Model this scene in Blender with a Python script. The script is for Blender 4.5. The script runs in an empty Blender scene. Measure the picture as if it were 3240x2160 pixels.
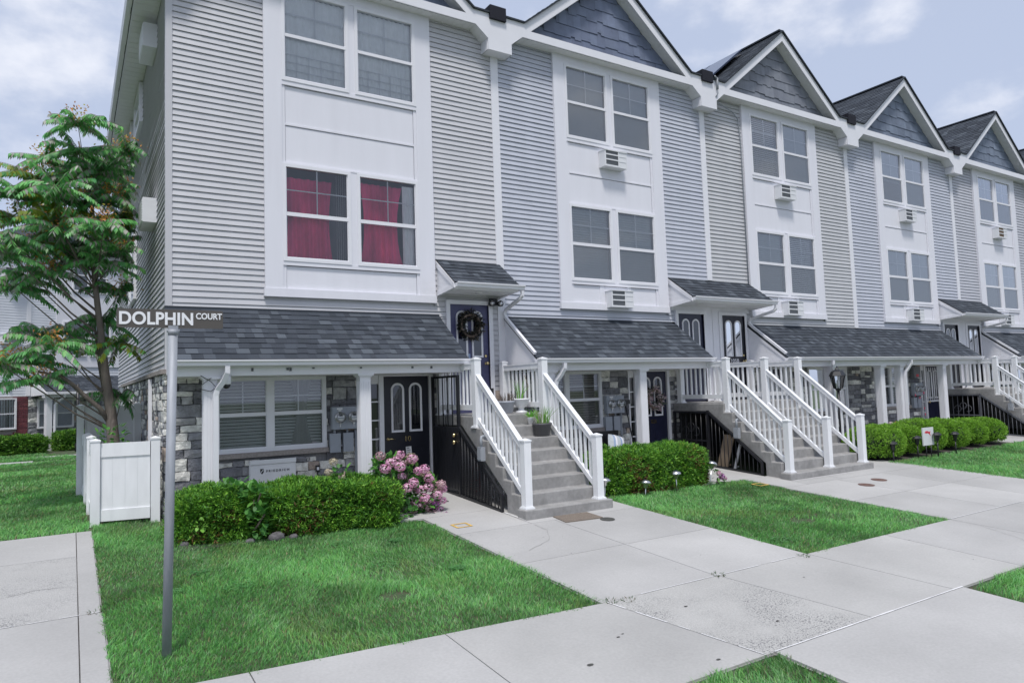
import bpy, math, random
import numpy as np
from mathutils import Vector, Matrix
random.seed(7); RNG = np.random.default_rng(7)
R = math.radians
S = bpy.context.scene
COL = S.collection

# ------------------------------------------------------------ camera, sky, sun, exposure
cam_d = bpy.data.cameras.new('camera'); cam = bpy.data.objects.new('camera', cam_d); COL.objects.link(cam)
cr = Vector((0.84730667, -0.53009722, -0.03268561)); cu = Vector((-0.00883228, -0.0755983, 0.99709924)); cw = Vector((0.53103051, 0.84456014, 0.06873692))
CAMP = Vector((-1.131, -10.871, 1.95))
mw = Matrix.Identity(4)
for i in range(3):
    mw[i][0] = cr[i]; mw[i][1] = cu[i]; mw[i][2] = -cw[i]; mw[i][3] = CAMP[i]
cam.matrix_world = mw
cam_d.sensor_width = 36.0; cam_d.lens = 36.0 * 2225.0 / 3240.0
cam_d.clip_start = 0.1; cam_d.clip_end = 2000
cam_d.dof.use_dof = True; cam_d.dof.focus_distance = 10.0; cam_d.dof.aperture_fstop = 6.3
S.camera = cam

SUN_EL, SUN_AZ = 64.0, 210.0      # azimuth clockwise from +Y
SKY_STRENGTH = 0.15
world = bpy.data.worlds.new("World"); S.world = world; world.use_nodes = True
wn = world.node_tree.nodes; wl = world.node_tree.links
for n in list(wn): wn.remove(n)
out = wn.new('ShaderNodeOutputWorld'); bg = wn.new('ShaderNodeBackground'); bg.inputs[1].default_value = SKY_STRENGTH
sky = wn.new('ShaderNodeTexSky'); sky.sky_type = 'NISHITA'; sky.sun_disc = False
sky.sun_elevation = R(SUN_EL); sky.sun_rotation = R(SUN_AZ); sky.air_density = 1.0; sky.dust_density = 2.2; sky.ozone_density = 1.5; sky.altitude = 0
tc = wn.new('ShaderNodeTexCoord')
def wmath(op, a, b=None, c=None):
    n = wn.new('ShaderNodeMath'); n.operation = op
    for i, x in enumerate((a, b, c)):
        if x is None: continue
        if isinstance(x, (int, float)): n.inputs[i].default_value = x
        else: wl.new(x, n.inputs[i])
    return n.outputs[0]
nz = wn.new('ShaderNodeTexNoise'); nz.inputs['Scale'].default_value = 9.0; nz.inputs['Detail'].default_value = 9.0; nz.inputs['Roughness'].default_value = 0.55
mp = wn.new('ShaderNodeMapping'); mp.inputs['Scale'].default_value = (1, 1, 1.7)
wl.new(tc.outputs['Generated'], mp.inputs[0]); wl.new(mp.outputs[0], nz.inputs['Vector'])
# banks of cumulus: direction, cosine radius, weight
nzz = wmath('MULTIPLY_ADD', nz.outputs['Fac'], 1.45, -0.34)
CLOUDS = [((-0.10, 0.915, 0.43), 0.972, 1.15), ((0.04, 0.88, 0.50), 0.985, .75), ((0.66, 0.575, 0.475), 0.9945, 1.0), ((0.73, 0.52, 0.445), 0.9945, 1.0), ((0.785, 0.45, 0.435), 0.9975, .7),
          ((0.872, 0.38, 0.29), 0.9978, .85), ((0.885, 0.335, 0.335), 0.999, .7), ((0.475, 0.735, 0.478), 0.9985, .75),
          ((-0.5, -0.75, 0.45), 0.85, 1.0), ((0.6, -0.6, 0.5), 0.88, .9), ((0.2, -0.6, 0.8), 0.93, .8), ((-0.9, 0.1, 0.4), 0.93, .9), ((-.1, -.9, .3), .95, .9)]  # out-of-view banks that fill light on the fronts
acc = None
for d, cr_, wt in CLOUDS:
    d = Vector(d).normalized()
    dp = wn.new('ShaderNodeVectorMath'); dp.operation = 'DOT_PRODUCT'; wl.new(tc.outputs['Generated'], dp.inputs[0]); dp.inputs[1].default_value = d
    mr = wn.new('ShaderNodeMapRange'); mr.interpolation_type = 'SMOOTHSTEP'
    mr.inputs['From Min'].default_value = cr_; mr.inputs['From Max'].default_value = 1.0 - (1 - cr_) * .25
    mr.inputs['To Max'].default_value = wt
    wl.new(dp.outputs['Value'], mr.inputs['Value'])
    acc = mr.outputs[0] if acc is None else wmath('MAXIMUM', acc, mr.outputs[0])
cl = wmath('MULTIPLY_ADD', acc, 0.44, nzz)
mr = wn.new('ShaderNodeMapRange'); mr.interpolation_type = 'SMOOTHSTEP'; mr.inputs['From Min'].default_value = 0.62; mr.inputs['From Max'].default_value = 1.16
mr.inputs['To Max'].default_value = 0.80
wl.new(cl, mr.inputs['Value'])
haze = wn.new('ShaderNodeMix'); haze.data_type = 'RGBA'; haze.inputs[0].default_value = 0.90
wl.new(sky.outputs[0], haze.inputs[6]); haze.inputs[7].default_value = (2.22, 2.52, 3.25, 1)
mx = wn.new('ShaderNodeMix'); mx.data_type = 'RGBA'
wl.new(mr.outputs[0], mx.inputs[0]); wl.new(haze.outputs[2], mx.inputs[6]); mx.inputs[7].default_value = (4.0, 4.1, 4.45, 1)
wl.new(mx.outputs[2], bg.inputs[0]); wl.new(bg.outputs[0], out.inputs[0])

sd = bpy.data.lights.new('sun', 'SUN'); sd.energy = 1.9; sd.angle = R(10.0); sd.color = (1.0, 0.965, 0.92)
sun = bpy.data.objects.new('sun', sd); COL.objects.link(sun)
el, az = R(SUN_EL), R(SUN_AZ)
sv = Vector((math.sin(az) * math.cos(el), math.cos(az) * math.cos(el), math.sin(el)))
sun.rotation_euler = sv.to_track_quat('Z', 'Y').to_euler(); sun.location = sv * 60

S.render.engine = 'CYCLES'
S.cycles.use_denoising = True
S.cycles.max_bounces = 6; S.cycles.transparent_max_bounces = 12
S.view_settings.view_transform = 'Standard'; S.view_settings.look = 'None'; S.view_settings.gamma = 1.0
S.view_settings.exposure = 0.66

# ------------------------------------------------------------ materials
MATS = {}
def mat(name, col, rough=.6, var=.0, nscale=6.0, bump=.0, bscale=60.0, metal=0.0, attr=False, spec=.5, detail=6.0, stretch=None, var2=0., n2=1.0, col2=None):
    if name in MATS: return MATS[name]
    m = bpy.data.materials.new(name); m.use_nodes = True; nt = m.node_tree; N = nt.nodes; L = nt.links
    b = N['Principled BSDF']; b.inputs['Roughness'].default_value = rough; b.inputs['Metallic'].default_value = metal
    b.inputs['Specular IOR Level'].default_value = spec
    geo = N.new('ShaderNodeNewGeometry'); pos = geo.outputs['Position']
    if stretch:
        q = N.new('ShaderNodeMapping'); q.inputs['Scale'].default_value = stretch; L.new(pos, q.inputs[0]); pos = q.outputs[0]
    cur = None
    rgb = N.new('ShaderNodeRGB'); rgb.outputs[0].default_value = (*col, 1); cur = rgb.outputs[0]
    def mul(a, fac_socket, lo, hi):
        mrn = N.new('ShaderNodeMapRange'); mrn.inputs['From Min'].default_value = .25; mrn.inputs['From Max'].default_value = .75
        mrn.inputs['To Min'].default_value = lo; mrn.inputs['To Max'].default_value = hi; L.new(fac_socket, mrn.inputs[0])
        vm = N.new('ShaderNodeVectorMath'); vm.operation = 'SCALE'; L.new(a, vm.inputs[0]); L.new(mrn.outputs[0], vm.inputs['Scale']); return vm.outputs[0]
    if var > 0:
        t = N.new('ShaderNodeTexNoise'); t.inputs['Scale'].default_value = nscale; t.inputs['Detail'].default_value = detail; L.new(pos, t.inputs['Vector'])
        if col2:
            mrn = N.new('ShaderNodeMapRange'); mrn.inputs['From Min'].default_value = .4; mrn.inputs['From Max'].default_value = .65; L.new(t.outputs['Fac'], mrn.inputs[0])
            mm = N.new('ShaderNodeMix'); mm.data_type = 'RGBA'; L.new(mrn.outputs[0], mm.inputs[0]); L.new(cur, mm.inputs[6]); mm.inputs[7].default_value = (*col2, 1); cur = mm.outputs[2]
        cur = mul(cur, t.outputs['Fac'], 1 - var, 1 + var)
    if var2 > 0:
        t = N.new('ShaderNodeTexNoise'); t.inputs['Scale'].default_value = n2; t.inputs['Detail'].default_value = 4; L.new(pos, t.inputs['Vector'])
        cur = mul(cur, t.outputs['Fac'], 1 - var2, 1 + var2)
    if attr:
        a = N.new('ShaderNodeVertexColor'); a.layer_name = 'Col'
        vm = N.new('ShaderNodeVectorMath'); vm.operation = 'MULTIPLY'; L.new(cur, vm.inputs[0]); L.new(a.outputs[0], vm.inputs[1]); cur = vm.outputs[0]
    L.new(cur, b.inputs['Base Color'])
    if bump > 0:
        t = N.new('ShaderNodeTexNoise'); t.inputs['Scale'].default_value = bscale; t.inputs['Detail'].default_value = 5; L.new(pos, t.inputs['Vector'])
        bn = N.new('ShaderNodeBump'); bn.inputs['Strength'].default_value = bump; bn.inputs['Distance'].default_value = .02; L.new(t.outputs['Fac'], bn.inputs['Height']); L.new(bn.outputs[0], b.inputs['Normal'])
    MATS[name] = m; return m
def leafmat(name, col, trans=.3):
    m = mat(name, col, .5, attr=True, spec=.35); nt = m.node_tree; N = nt.nodes; L = nt.links
    b = N['Principled BSDF']; o = N['Material Output']; tr = N.new('ShaderNodeBsdfTranslucent')
    src = b.inputs['Base Color'].links[0].from_socket; L.new(src, tr.inputs[0])
    mixs = N.new('ShaderNodeMixShader'); mixs.inputs[0].default_value = trans; L.new(b.outputs[0], mixs.inputs[1]); L.new(tr.outputs[0], mixs.inputs[2]); L.new(mixs.outputs[0], o.inputs[0]); return m
def glassmat(name, tint=(.93, .95, .95), refl=2.2, screen=0.0, scol=(.33, .34, .36)):
    m = bpy.data.materials.new(name); m.use_nodes = True; nt = m.node_tree; N = nt.nodes; L = nt.links
    N.remove(N['Principled BSDF']); o = N['Material Output']
    tr = N.new('ShaderNodeBsdfTransparent'); tr.inputs[0].default_value = (*tint, 1)
    gl = N.new('ShaderNodeBsdfGlossy'); gl.inputs['Roughness'].default_value = .02; gl.inputs[0].default_value = (.95, .97, 1, 1)
    fr = N.new('ShaderNodeFresnel'); fr.inputs[0].default_value = 1.5
    mu = N.new('ShaderNodeMath'); mu.operation = 'MULTIPLY'; mu.use_clamp = True; L.new(fr.outputs[0], mu.inputs[0]); mu.inputs[1].default_value = refl
    base = tr.outputs[0]
    if screen > 0:
        df = N.new('ShaderNodeBsdfDiffuse'); df.inputs[0].default_value = (*scol, 1)
        ms = N.new('ShaderNodeMixShader'); ms.inputs[0].default_value = screen; L.new(base, ms.inputs[1]); L.new(df.outputs[0], ms.inputs[2]); base = ms.outputs[0]
    mixs = N.new('ShaderNodeMixShader'); L.new(mu.outputs[0], mixs.inputs[0]); L.new(base, mixs.inputs[1]); L.new(gl.outputs[0], mixs.inputs[2]); L.new(mixs.outputs[0], o.inputs[0])
    MATS[name] = m; return m
WHITE = mat('white_vinyl', (.755, .755, .79), .38, .03, 3, 0.02, 40)
WHITEP = mat('white_board', (.735, .735, .785), .5, .03, 1.6, stretch=(4, 4, .4))
FENCEW = mat('white_fence_vinyl', (.80, .81, .83), .35, .06, 5, stretch=(2, 2, .5), detail=8)
SOFFIT = mat('soffit', (.78, .78, .79), .5, .04, 4)
SID = [mat('siding_lavender_grey', (.54, .54, .565), .42, .035, 1.3, .05, 300, var2=.03, n2=1.1, stretch=(3, 3, .35)),
       mat('siding_warm_grey', (.54, .54, .545), .42, .035, 1.3, .05, 300, var2=.03, n2=1.1, stretch=(3, 3, .35)),
       mat('siding_blue_grey', (.485, .505, .57), .42, .035, 1.3, .05, 300, var2=.03, n2=1.1, stretch=(3, 3, .35)),
       mat('siding_warm_grey_aged', (.495, .50, .515), .42, .035, 1.3, .05, 300, var2=.03, n2=1.1, stretch=(3, 3, .35)),
       mat('siding_slate_grey', (.485, .492, .535), .42, .035, 1.3, .05, 300, var2=.03, n2=1.1, stretch=(3, 3, .35)),
       mat('siding_pale_grey', (.66, .68, .73), .42, .035, 1.3, .05, 300, var2=.03, n2=1.1, stretch=(3, 3, .35))]
SHAKE = [mat('gable_shake_blue', (.155, .185, .265), .55, .12, 8, .15, 80, attr=True),
         mat('gable_shake_grey', (.20, .215, .25), .55, .12, 8, .15, 80, attr=True),
         mat('gable_shake_steel', (.165, .20, .265), .55, .12, 8, .15, 80, attr=True)]
SHINGLE = mat('asphalt_shingle', (1, 1, 1), .85, .22, 260, .35, 350, attr=True, spec=.25)
STONE = mat('stone_veneer', (1, 1, 1), .8, .32, 14, 1.0, 28, attr=True, detail=9)
MORTAR = mat('stone_mortar', (.20, .20, .21), .9, .2, 40, .3, 100)
BRICK = mat('red_brick', (1, 1, 1), .8, .25, 40, .3, 120, attr=True)
LEDGE = mat('stone_ledge', (.30, .27, .255), .8, .25, 30, .5, 60)
CONC = mat('pavement_concrete', (.41, .405, .393), .85, .16, .7, .2, 220, attr=True, var2=.07, n2=45, detail=9)
CONCR = mat('exposed_aggregate', (.43, .425, .41), .85, .08, 1.1, .6, 110, attr=True, detail=3, var2=.16, n2=85)
def pitted(m):
    nt = m.node_tree; N = nt.nodes; L = nt.links; b = N['Principled BSDF']; src = b.inputs['Base Color'].links[0].from_socket
    geo = N.new('ShaderNodeNewGeometry'); f = []
    for sc, lo, hi, de in ((75, .53, .60, 2), (1.15, .44, .60, 5)):
        t = N.new('ShaderNodeTexNoise'); t.inputs['Scale'].default_value = sc; t.inputs['Detail'].default_value = de; L.new(geo.outputs['Position'], t.inputs['Vector'])
        q = N.new('ShaderNodeMapRange'); q.inputs['From Min'].default_value = lo; q.inputs['From Max'].default_value = hi; L.new(t.outputs['Fac'], q.inputs[0]); f.append(q.outputs[0])
    mu = N.new('ShaderNodeMath'); mu.operation = 'MULTIPLY'; L.new(f[0], mu.inputs[0]); L.new(f[1], mu.inputs[1])
    mm = N.new('ShaderNodeMix'); mm.data_type = 'RGBA'; L.new(mu.outputs[0], mm.inputs[0]); L.new(src, mm.inputs[6]); mm.inputs[7].default_value = (.15, .15, .155, 1); L.new(mm.outputs[2], b.inputs['Base Color'])
pitted(CONCR)
CONCS = mat('stair_concrete', (.285, .28, .275), .85, .2, 3.2, .25, 90, var2=.14, n2=17, detail=8)
CAULK = mat('joint_caulk', (.74, .74, .75), .7)
JOINT = mat('joint_dark', (.30, .295, .29), .9, .2, 30)
EARTH = mat('soil_and_thatch', (.065, .115, .045), .95, .45, 9, .6, 60, col2=(.06, .05, .035))
RUSTSTONE = mat('ornament_stone', (.11, .105, .11), .85, .4, 30, .5, 60)
MULCH = mat('dark_mulch', (.06, .052, .046), .95, .5, 40, .8, 70)
GRASS = leafmat('grass_blade', (1, 1, 1), .35)
LEAF = leafmat('leaf', (1, 1, 1), .3)
YEWLEAF = leafmat('yew_needle', (1, 1, 1), .10)
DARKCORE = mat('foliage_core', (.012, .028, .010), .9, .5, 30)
BARK = mat('bark', (.17, .145, .125), .85, .35, 12, .8, 40, stretch=(1, 1, .25))
PETAL = leafmat('petal', (1, 1, 1), .25)
BLACKD = mat('black_door_paint', (.012, .013, .022), .32, .1, 20)
NAVYD = mat('navy_door_paint', (.018, .02, .045), .32, .1, 20)
PURPLED = mat('purple_door_paint', (.070, .072, .155), .38, .1, 20)
BLACKM = mat('black_iron', (.013, .014, .018), .4, .2, 30)
SCREENM = mat('black_screen_mesh', (.022, .023, .028), .5)
GREYM = mat('grey_iron', (.10, .105, .12), .45, .2, 30)
BRASS = mat('brass', (.75, .6, .32), .25, metal=1)
STEEL = mat('brushed_steel', (.62, .62, .62), .28, metal=1)
GALV = mat('galvanised_steel', (.33, .35, .385), .6, .12, 25, .1, 60, metal=.2, stretch=(1, 1, .2))
METER = mat('meter_grey', (.33, .36, .41), .45, .05, 8)
PIPE = mat('conduit_grey', (.30, .32, .35), .5, .05, 8)
ACW = mat('air_conditioner_white', (.70, .71, .73), .45, .04, 6)
ACG = mat('air_conditioner_grille', (.16, .17, .185), .5, .1, 60)
ACB = mat('air_conditioner_rusty', (.22, .15, .10), .7, .4, 20)
DARK = mat('room_dark', (.03, .032, .036), .9)
ROOMG = mat('room_grey', (.30, .30, .31), .9)
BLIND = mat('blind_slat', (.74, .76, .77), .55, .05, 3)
BLINDD = mat('blind_slat_grey', (.50, .53, .55), .55, .08, 3)  # slats of a darker grey
BLINDB = mat('blind_slat_tan', (.36, .33, .29), .6, .1, 5)
SHEER = mat('sheer_curtain', (.9, .9, .92), .8, .06, 8)
BLUEC = mat('blue_curtain', (.28, .36, .52), .8, .1, 8)
PINKC = mat('pink_curtain', (.85, .08, .24), .8, .38, 3.5, stretch=(1, 1, .45))
SHADE = mat('cellular_shade', (.42, .46, .50), .7, .06, 6)
SIGNBR = mat('sign_brown', (.092, .083, .075), .45, .05, 6)
SIGNW = mat('sign_lettering_white', (.82, .83, .85), .4)
BLACKP = mat('black_plastic', (.02, .02, .023), .4)
DARKPL = mat('dark_planter', (.085, .085, .09), .55, .1, 20)
GREYPL = mat('grey_planter', (.38, .40, .45), .5, .08, 20)
RED = mat('red_print', (.62, .03, .05), .5)
PINKT = mat('pink_tag', (.75, .12, .2), .6)
TWIG = mat('dry_twig', (.22, .17, .14), .9, .3, 30)
BROWNMAT = mat('brown_doormat', (.20, .165, .135), .95, .3, 60, .6, 200)
GREYMAT = mat('grey_doormat', (.10, .10, .105), .95, .3, 60)
CARD = mat('cardboard', (.33, .25, .18), .85, .12, 6)
PAPER = mat('paper', (.8, .8, .8), .7)
YELLOW = mat('yellow_paint', (.62, .40, .10), .8, .3, 25)
RUST = mat('rusty_cover', (.13, .075, .06), .8, .4, 25)
IRONC = mat('iron_cover', (.06, .06, .055), .7, .3, 25)
SOLAR = mat('solar_panel', (.05, .065, .11), .12, .1, 4)
FABS = mat('striped_fabric', (.45, .49, .52), .85, .1, 30)
WREATHD = leafmat('wreath_dark', (1, 1, 1), .1)
GLASS = glassmat('window_glass', refl=3.6)
GLASSC = glassmat('clear_window_glass', refl=2.2)
GLASSD = glassmat('door_glass', (.55, .58, .62), 2.5)
SCREEN = glassmat('window_screen', (.9, .92, .93), 2.2, .32, (.27, .29, .32))
PSCREEN = glassmat('porch_window_screen', (.94, .95, .96), 1.0, .12, (.16, .175, .19))
METERG = glassmat('meter_dome_glass', (.95, .96, .96), 1.2)

# ------------------------------------------------------------ mesh builder
class MB:
    def __init__(s, T=None): s.v = []; s.f = []; s.m = []; s.c = []; s.T = T; s.smooth = []
    def add(s, pts, faces, m=0, col=(1, 1, 1), smooth=False):
        b = len(s.v)
        for p in pts: s.v.append(s.T(*p) if s.T else tuple(p))
        for f in faces: s.f.append([b + i for i in f]); s.m.append(m); s.c.append(col); s.smooth.append(smooth)
    def quad(s, a, b, c, d, m=0, col=(1, 1, 1)): s.add([a, b, c, d], [(0, 1, 2, 3)], m, col)
    def box(s, x0, x1, y0, y1, z0, z1, m=0, col=(1, 1, 1)):
        s.add([(x0, y0, z0), (x1, y0, z0), (x1, y1, z0), (x0, y1, z0), (x0, y0, z1), (x1, y0, z1), (x1, y1, z1), (x0, y1, z1)],
              [(0, 3, 2, 1), (4, 5, 6, 7), (0, 1, 5, 4), (1, 2, 6, 5), (2, 3, 7, 6), (3, 0, 4, 7)], m, col)
    def obox(s, c, ax, ay, az, m=0, col=(1, 1, 1)):
        c, ax, ay, az = map(Vector, (c, ax, ay, az)); P = []
        for k in (-1, 1):
            for i, j in ((-1, -1), (1, -1), (1, 1), (-1, 1)): P.append(tuple(c + ax * i + ay * j + az * k))
        s.add(P, [(0, 3, 2, 1), (4, 5, 6, 7), (0, 1, 5, 4), (1, 2, 6, 5), (2, 3, 7, 6), (3, 0, 4, 7)], m, col)
    def beam(s, a, b, w, h, m=0, col=(1, 1, 1), up=(0, 0, 1)):
        a, b = Vector(a), Vector(b); d = (b - a); side = d.cross(Vector(up)).normalized() * w / 2; u = side.cross(d).normalized() * h / 2
        s.obox((a + b) / 2, d / 2, side, u, m, col)
    def vbeam(s, a, b, w, h, m=0):   # sloped bar with vertical ends, constant x section (runs in the yz plane)
        x = a[0]
        s.prism([(a[1], a[2] - h / 2), (b[1], b[2] - h / 2), (b[1], b[2] + h / 2), (a[1], a[2] + h / 2)], x - w / 2, x + w / 2, 'x', m)
    def prism(s, poly, lo, hi, axis='y', m=0, col=(1, 1, 1)):
        n = len(poly)
        def P(p, t): return {'y': (p[0], t, p[1]), 'x': (t, p[0], p[1]), 'z': (p[0], p[1], t)}[axis]
        pts = [P(p, lo) for p in poly] + [P(p, hi) for p in poly]
        fs = [tuple(range(n))[::-1], tuple(range(n, 2 * n))] + [(i, (i + 1) % n, n + (i + 1) % n, n + i) for i in range(n)]
        s.add(pts, fs, m, col)
    def tube(s, pts, rad, n=8, m=0, col=(1, 1, 1), cap=True, smooth=True, phase=0.):
        pts = [Vector(p) for p in pts]
        rad = [rad] * len(pts) if isinstance(rad, (int, float)) else rad
        P = []; ref = None
        for i, p in enumerate(pts):
            d = (pts[min(i + 1, len(pts) - 1)] - pts[max(i - 1, 0)]).normalized()
            if ref is None:
                ref = d.orthogonal().normalized() if abs(d.z) < .95 else Vector((1, 0, 0))
            a = (ref - d * ref.dot(d))
            a = a.normalized() if a.length > 1e-5 else d.orthogonal().normalized(); ref = a; b = d.cross(a)
            for k in range(n):
                t = 2 * math.pi * k / n + phase; P.append(tuple(p + (a * math.cos(t) + b * math.sin(t)) * rad[i]))
        fs = [(i * n + k, i * n + (k + 1) % n, (i + 1) * n + (k + 1) % n, (i + 1) * n + k) for i in range(len(pts) - 1) for k in range(n)]
        if cap: fs += [tuple(range(n))[::-1], tuple(range((len(pts) - 1) * n, len(pts) * n))]
        s.add(P, fs, m, col, smooth)
    def lathe(s, prof, c, n=20, m=0, col=(1, 1, 1), axis='z', smooth=True):
        P = []
        for r_, h in prof:
            for k in range(n):
                t = 2 * math.pi * k / n
                q = (r_ * math.cos(t), r_ * math.sin(t), h)
                if axis == 'y': q = (q[0], -h, q[1])
                P.append((c[0] + q[0], c[1] + q[1], c[2] + q[2]))
        k_ = len(prof)
        fs = [(i * n + k, i * n + (k + 1) % n, (i + 1) * n + (k + 1) % n, (i + 1) * n + k) for i in range(k_ - 1) for k in range(n)]
        fs += [tuple(range(n))[::-1], tuple(range((k_ - 1) * n, k_ * n))]
        s.add(P, fs, m, col, smooth)
    def build(s, name, mats, parent=None, label=None):
        me = bpy.data.meshes.new(name); me.from_pydata(s.v, [], s.f)
        mats = mats if isinstance(mats, (list, tuple)) else [mats]
        for q in mats: me.materials.append(q)
        if len(s.f):
            me.polygons.foreach_set('material_index', np.array(s.m, dtype=np.int32)); me.polygons.foreach_set('use_smooth', np.array(s.smooth, dtype=bool))
            if any(c != (1, 1, 1) for c in s.c):
                at = me.color_attributes.new('Col', 'FLOAT_COLOR', 'CORNER')
                cnt = np.array([len(f) for f in s.f]); arr = np.ones((cnt.sum(), 4), np.float32); arr[:, :3] = np.repeat(np.array([c[:3] for c in s.c], np.float32), cnt, 0)
                at.data.foreach_set('color', arr.ravel())
            else:
                at = me.color_attributes.new('Col', 'FLOAT_COLOR', 'CORNER'); at.data.foreach_set('color', np.ones(len(me.loops) * 4, np.float32))
        me.update(); o = bpy.data.objects.new(name, me); COL.objects.link(o)
        if parent: o.parent = parent
        if label: o['label'] = label
        return o
def npmesh(name, V, F, C, mat_, parent=None, smooth=False):
    """V (n,3), F (m,k), C (m,3): one mesh from arrays"""
    me = bpy.data.meshes.new(name); V = np.asarray(V, np.float32); F = np.asarray(F, np.int32); k = F.shape[1]
    me.vertices.add(len(V)); me.vertices.foreach_set('co', V.ravel()); me.loops.add(F.size); me.loops.foreach_set('vertex_index', F.ravel())
    me.polygons.add(len(F)); me.polygons.foreach_set('loop_start', np.arange(0, F.size, k, dtype=np.int32)); me.polygons.foreach_set('loop_total', np.full(len(F), k, np.int32))
    me.materials.append(mat_); me.update(calc_edges=True); me.validate()
    at = me.color_attributes.new('Col', 'FLOAT_COLOR', 'CORNER'); a = np.ones((F.size, 4), np.float32); a[:, :3] = np.repeat(np.asarray(C, np.float32), k, 0); at.data.foreach_set('color', a.ravel())
    if smooth: me.polygons.foreach_set('use_smooth', np.ones(len(F), bool))
    o = bpy.data.objects.new(name, me); COL.objects.link(o)
    if parent: o.parent = parent
    return o
def thing(name, label, cat, loc=(0, 0, 0), group=None, rotz=0):
    o = bpy.data.objects.new(name, None); COL.objects.link(o); o.location = loc; o.rotation_euler = (0, 0, rotz); o.empty_display_size = .2
    return tag(o, label, cat, group)
def tag(o, label=None, cat=None, group=None, kind=None):
    if label: o['label'] = label
    if cat: o['category'] = cat
    if group: o['group'] = group
    if kind: o['kind'] = kind
    return o
def dup(o, parent=None):
    c = o.copy(); COL.objects.link(c); c.parent = parent
    for ch in list(o.children): dup(ch, c)
    return c
def text(name, body, w, h, m, parent, origin, xdir, zdir, bold=.0, depth=.003, spacing=1.0):
    """lettering fitted to width w and height h, lower left corner at origin"""
    cu_ = bpy.data.curves.new('t', 'FONT'); cu_.body = body; cu_.offset = bold; cu_.space_character = spacing; cu_.extrude = .002
    to = bpy.data.objects.new('t', cu_); COL.objects.link(to); dg = bpy.context.evaluated_depsgraph_get(); dg.update()
    me = bpy.data.meshes.new_from_object(to.evaluated_get(dg)); bpy.data.objects.remove(to); bpy.data.curves.remove(cu_)
    co = np.empty(len(me.vertices) * 3, np.float32); me.vertices.foreach_get('co', co); co = co.reshape(-1, 3)
    mn, mxx = co.min(0), co.max(0); co = (co - mn) / np.maximum(mxx - mn, 1e-6)
    X = np.array(Vector(xdir).normalized()); Z = np.array(Vector(zdir).normalized()); Nn = np.cross(X, Z)
    P = np.array(origin) + np.outer(co[:, 0] * w, X) + np.outer(co[:, 1] * h, Z) + np.outer((co[:, 2]) * depth, Nn)
    me.vertices.foreach_set('co', P.astype(np.float32).ravel()); me.materials.clear(); me.materials.append(m); me.name = name; me.update()
    o = bpy.data.objects.new(name, me); COL.objects.link(o)
    if parent: o.parent = parent
    return o
def G(y):
    if y >= 0: return .348
    if y < -14: return .348 - .062 * 14
    return .348 + .062 * y
rnd = random.uniform

# ---- lapped rows: fn(s, d, z) maps along / outward / up into space
def lap(mb, s0, s1, z0, z1, fn=None, e=.0905, t=.018, m=0, holes=(), clip=None, slot=0.):
    fn = fn or (lambda a, d, z: (a, -d, z))
    z = z0
    while z < z1 - 1e-4:
        zt = min(z + e, z1); spans = [(s0, s1)]
        if clip:
            q = clip((z + zt) / 2); spans = [q] if q and q[1] > q[0] else []
        for h in holes:
            if h[2] < zt - 1e-3 and h[3] > z + 1e-3:
                ns = []
                for a, b in spans:
                    if h[1] <= a or h[0] >= b: ns.append((a, b)); continue
                    if h[0] > a: ns.append((a, h[0]))
                    if h[1] < b: ns.append((h[1], b))
                spans = ns
        if slot:   # real siding: pieces overlap at random joints and sit a little unevenly
            ns = []
            for a, b in spans:
                while b - a > 1.0 and random.random() < .55:
                    q = a + rnd(.25, .75) * min(b - a, 3.6); ns.append((a, q)); a = q
                ns.append((a, b))
            spans = ns
        t0 = t
        for a, b in spans:
            if b - a < .004: continue
            t = t0 * (rnd(.86, 1.14) if slot else 1)
            mb.quad(fn(a, t, z), fn(b, t, z), fn(b, .002, zt - slot), fn(a, .002, zt - slot), m)
            mb.quad(fn(a, -slot, z + .001), fn(b, -slot, z + .001), fn(b, t, z), fn(a, t, z), m)
            if slot:
                mb.quad(fn(a, .002, zt - slot), fn(b, .002, zt - slot), fn(b, -slot, zt - slot), fn(a, -slot, zt - slot), m)
                mb.quad(fn(a, -slot, zt - slot), fn(b, -slot, zt - slot), fn(b, -slot, zt + .001), fn(a, -slot, zt + .001), m)
        t = t0; z = zt
SHC = [(.044, .052, .066), (.050, .059, .074), (.056, .066, .083), (.040, .048, .060), (.066, .077, .094), (.079, .092, .111), (.092, .107, .128)]
def shingles(mb, O, U, Vv, Nn, L, S_, e=.128, pal=SHC, wts=(5, 5, 4, 4, 3, 2.2, 1.6), wlo=.08, whi=.19, clip=None, m=0, t=.010, stag=0.):
    O, U, Vv, Nn = Vector(O), Vector(U), Vector(Vv), Vector(Nn)
    v = 0.
    while v < S_ - 1e-4:
        v1 = min(v + e, S_); a = -rnd(0, .2)
        lo, hi = (0, L) if not clip else clip(v, v1)
        while a < hi:
            b = a + rnd(wlo, whi); aa, bb = max(a, lo), min(b, hi); a = b
            if bb - aa < .003: continue
            c = random.choices(pal, wts)[0]; j = rnd(.93, 1.07); c = tuple(x * j for x in c)
            h = t + (.004 if random.random() < .5 else 0); dv = rnd(0, .008) - (stag if random.random() < .3 else 0) * rnd(.6, 1)
            p = lambda s, vv, d: tuple(O + U * s + Vv * vv + Nn * d)
            mb.quad(p(aa, v - dv, h), p(bb, v - dv, h), p(bb, v1 + .004 + stag, .002 - stag * .03), p(aa, v1 + .004 + stag, .002 - stag * .03), m, c)
            mb.quad(p(aa, v - dv, -.002), p(bb, v - dv, -.002), p(bb, v - dv, h), p(aa, v - dv, h), m, tuple(x * .6 for x in c))  # butt edge colour darkened to paint a shadow line under each course
        v = v1
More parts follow.
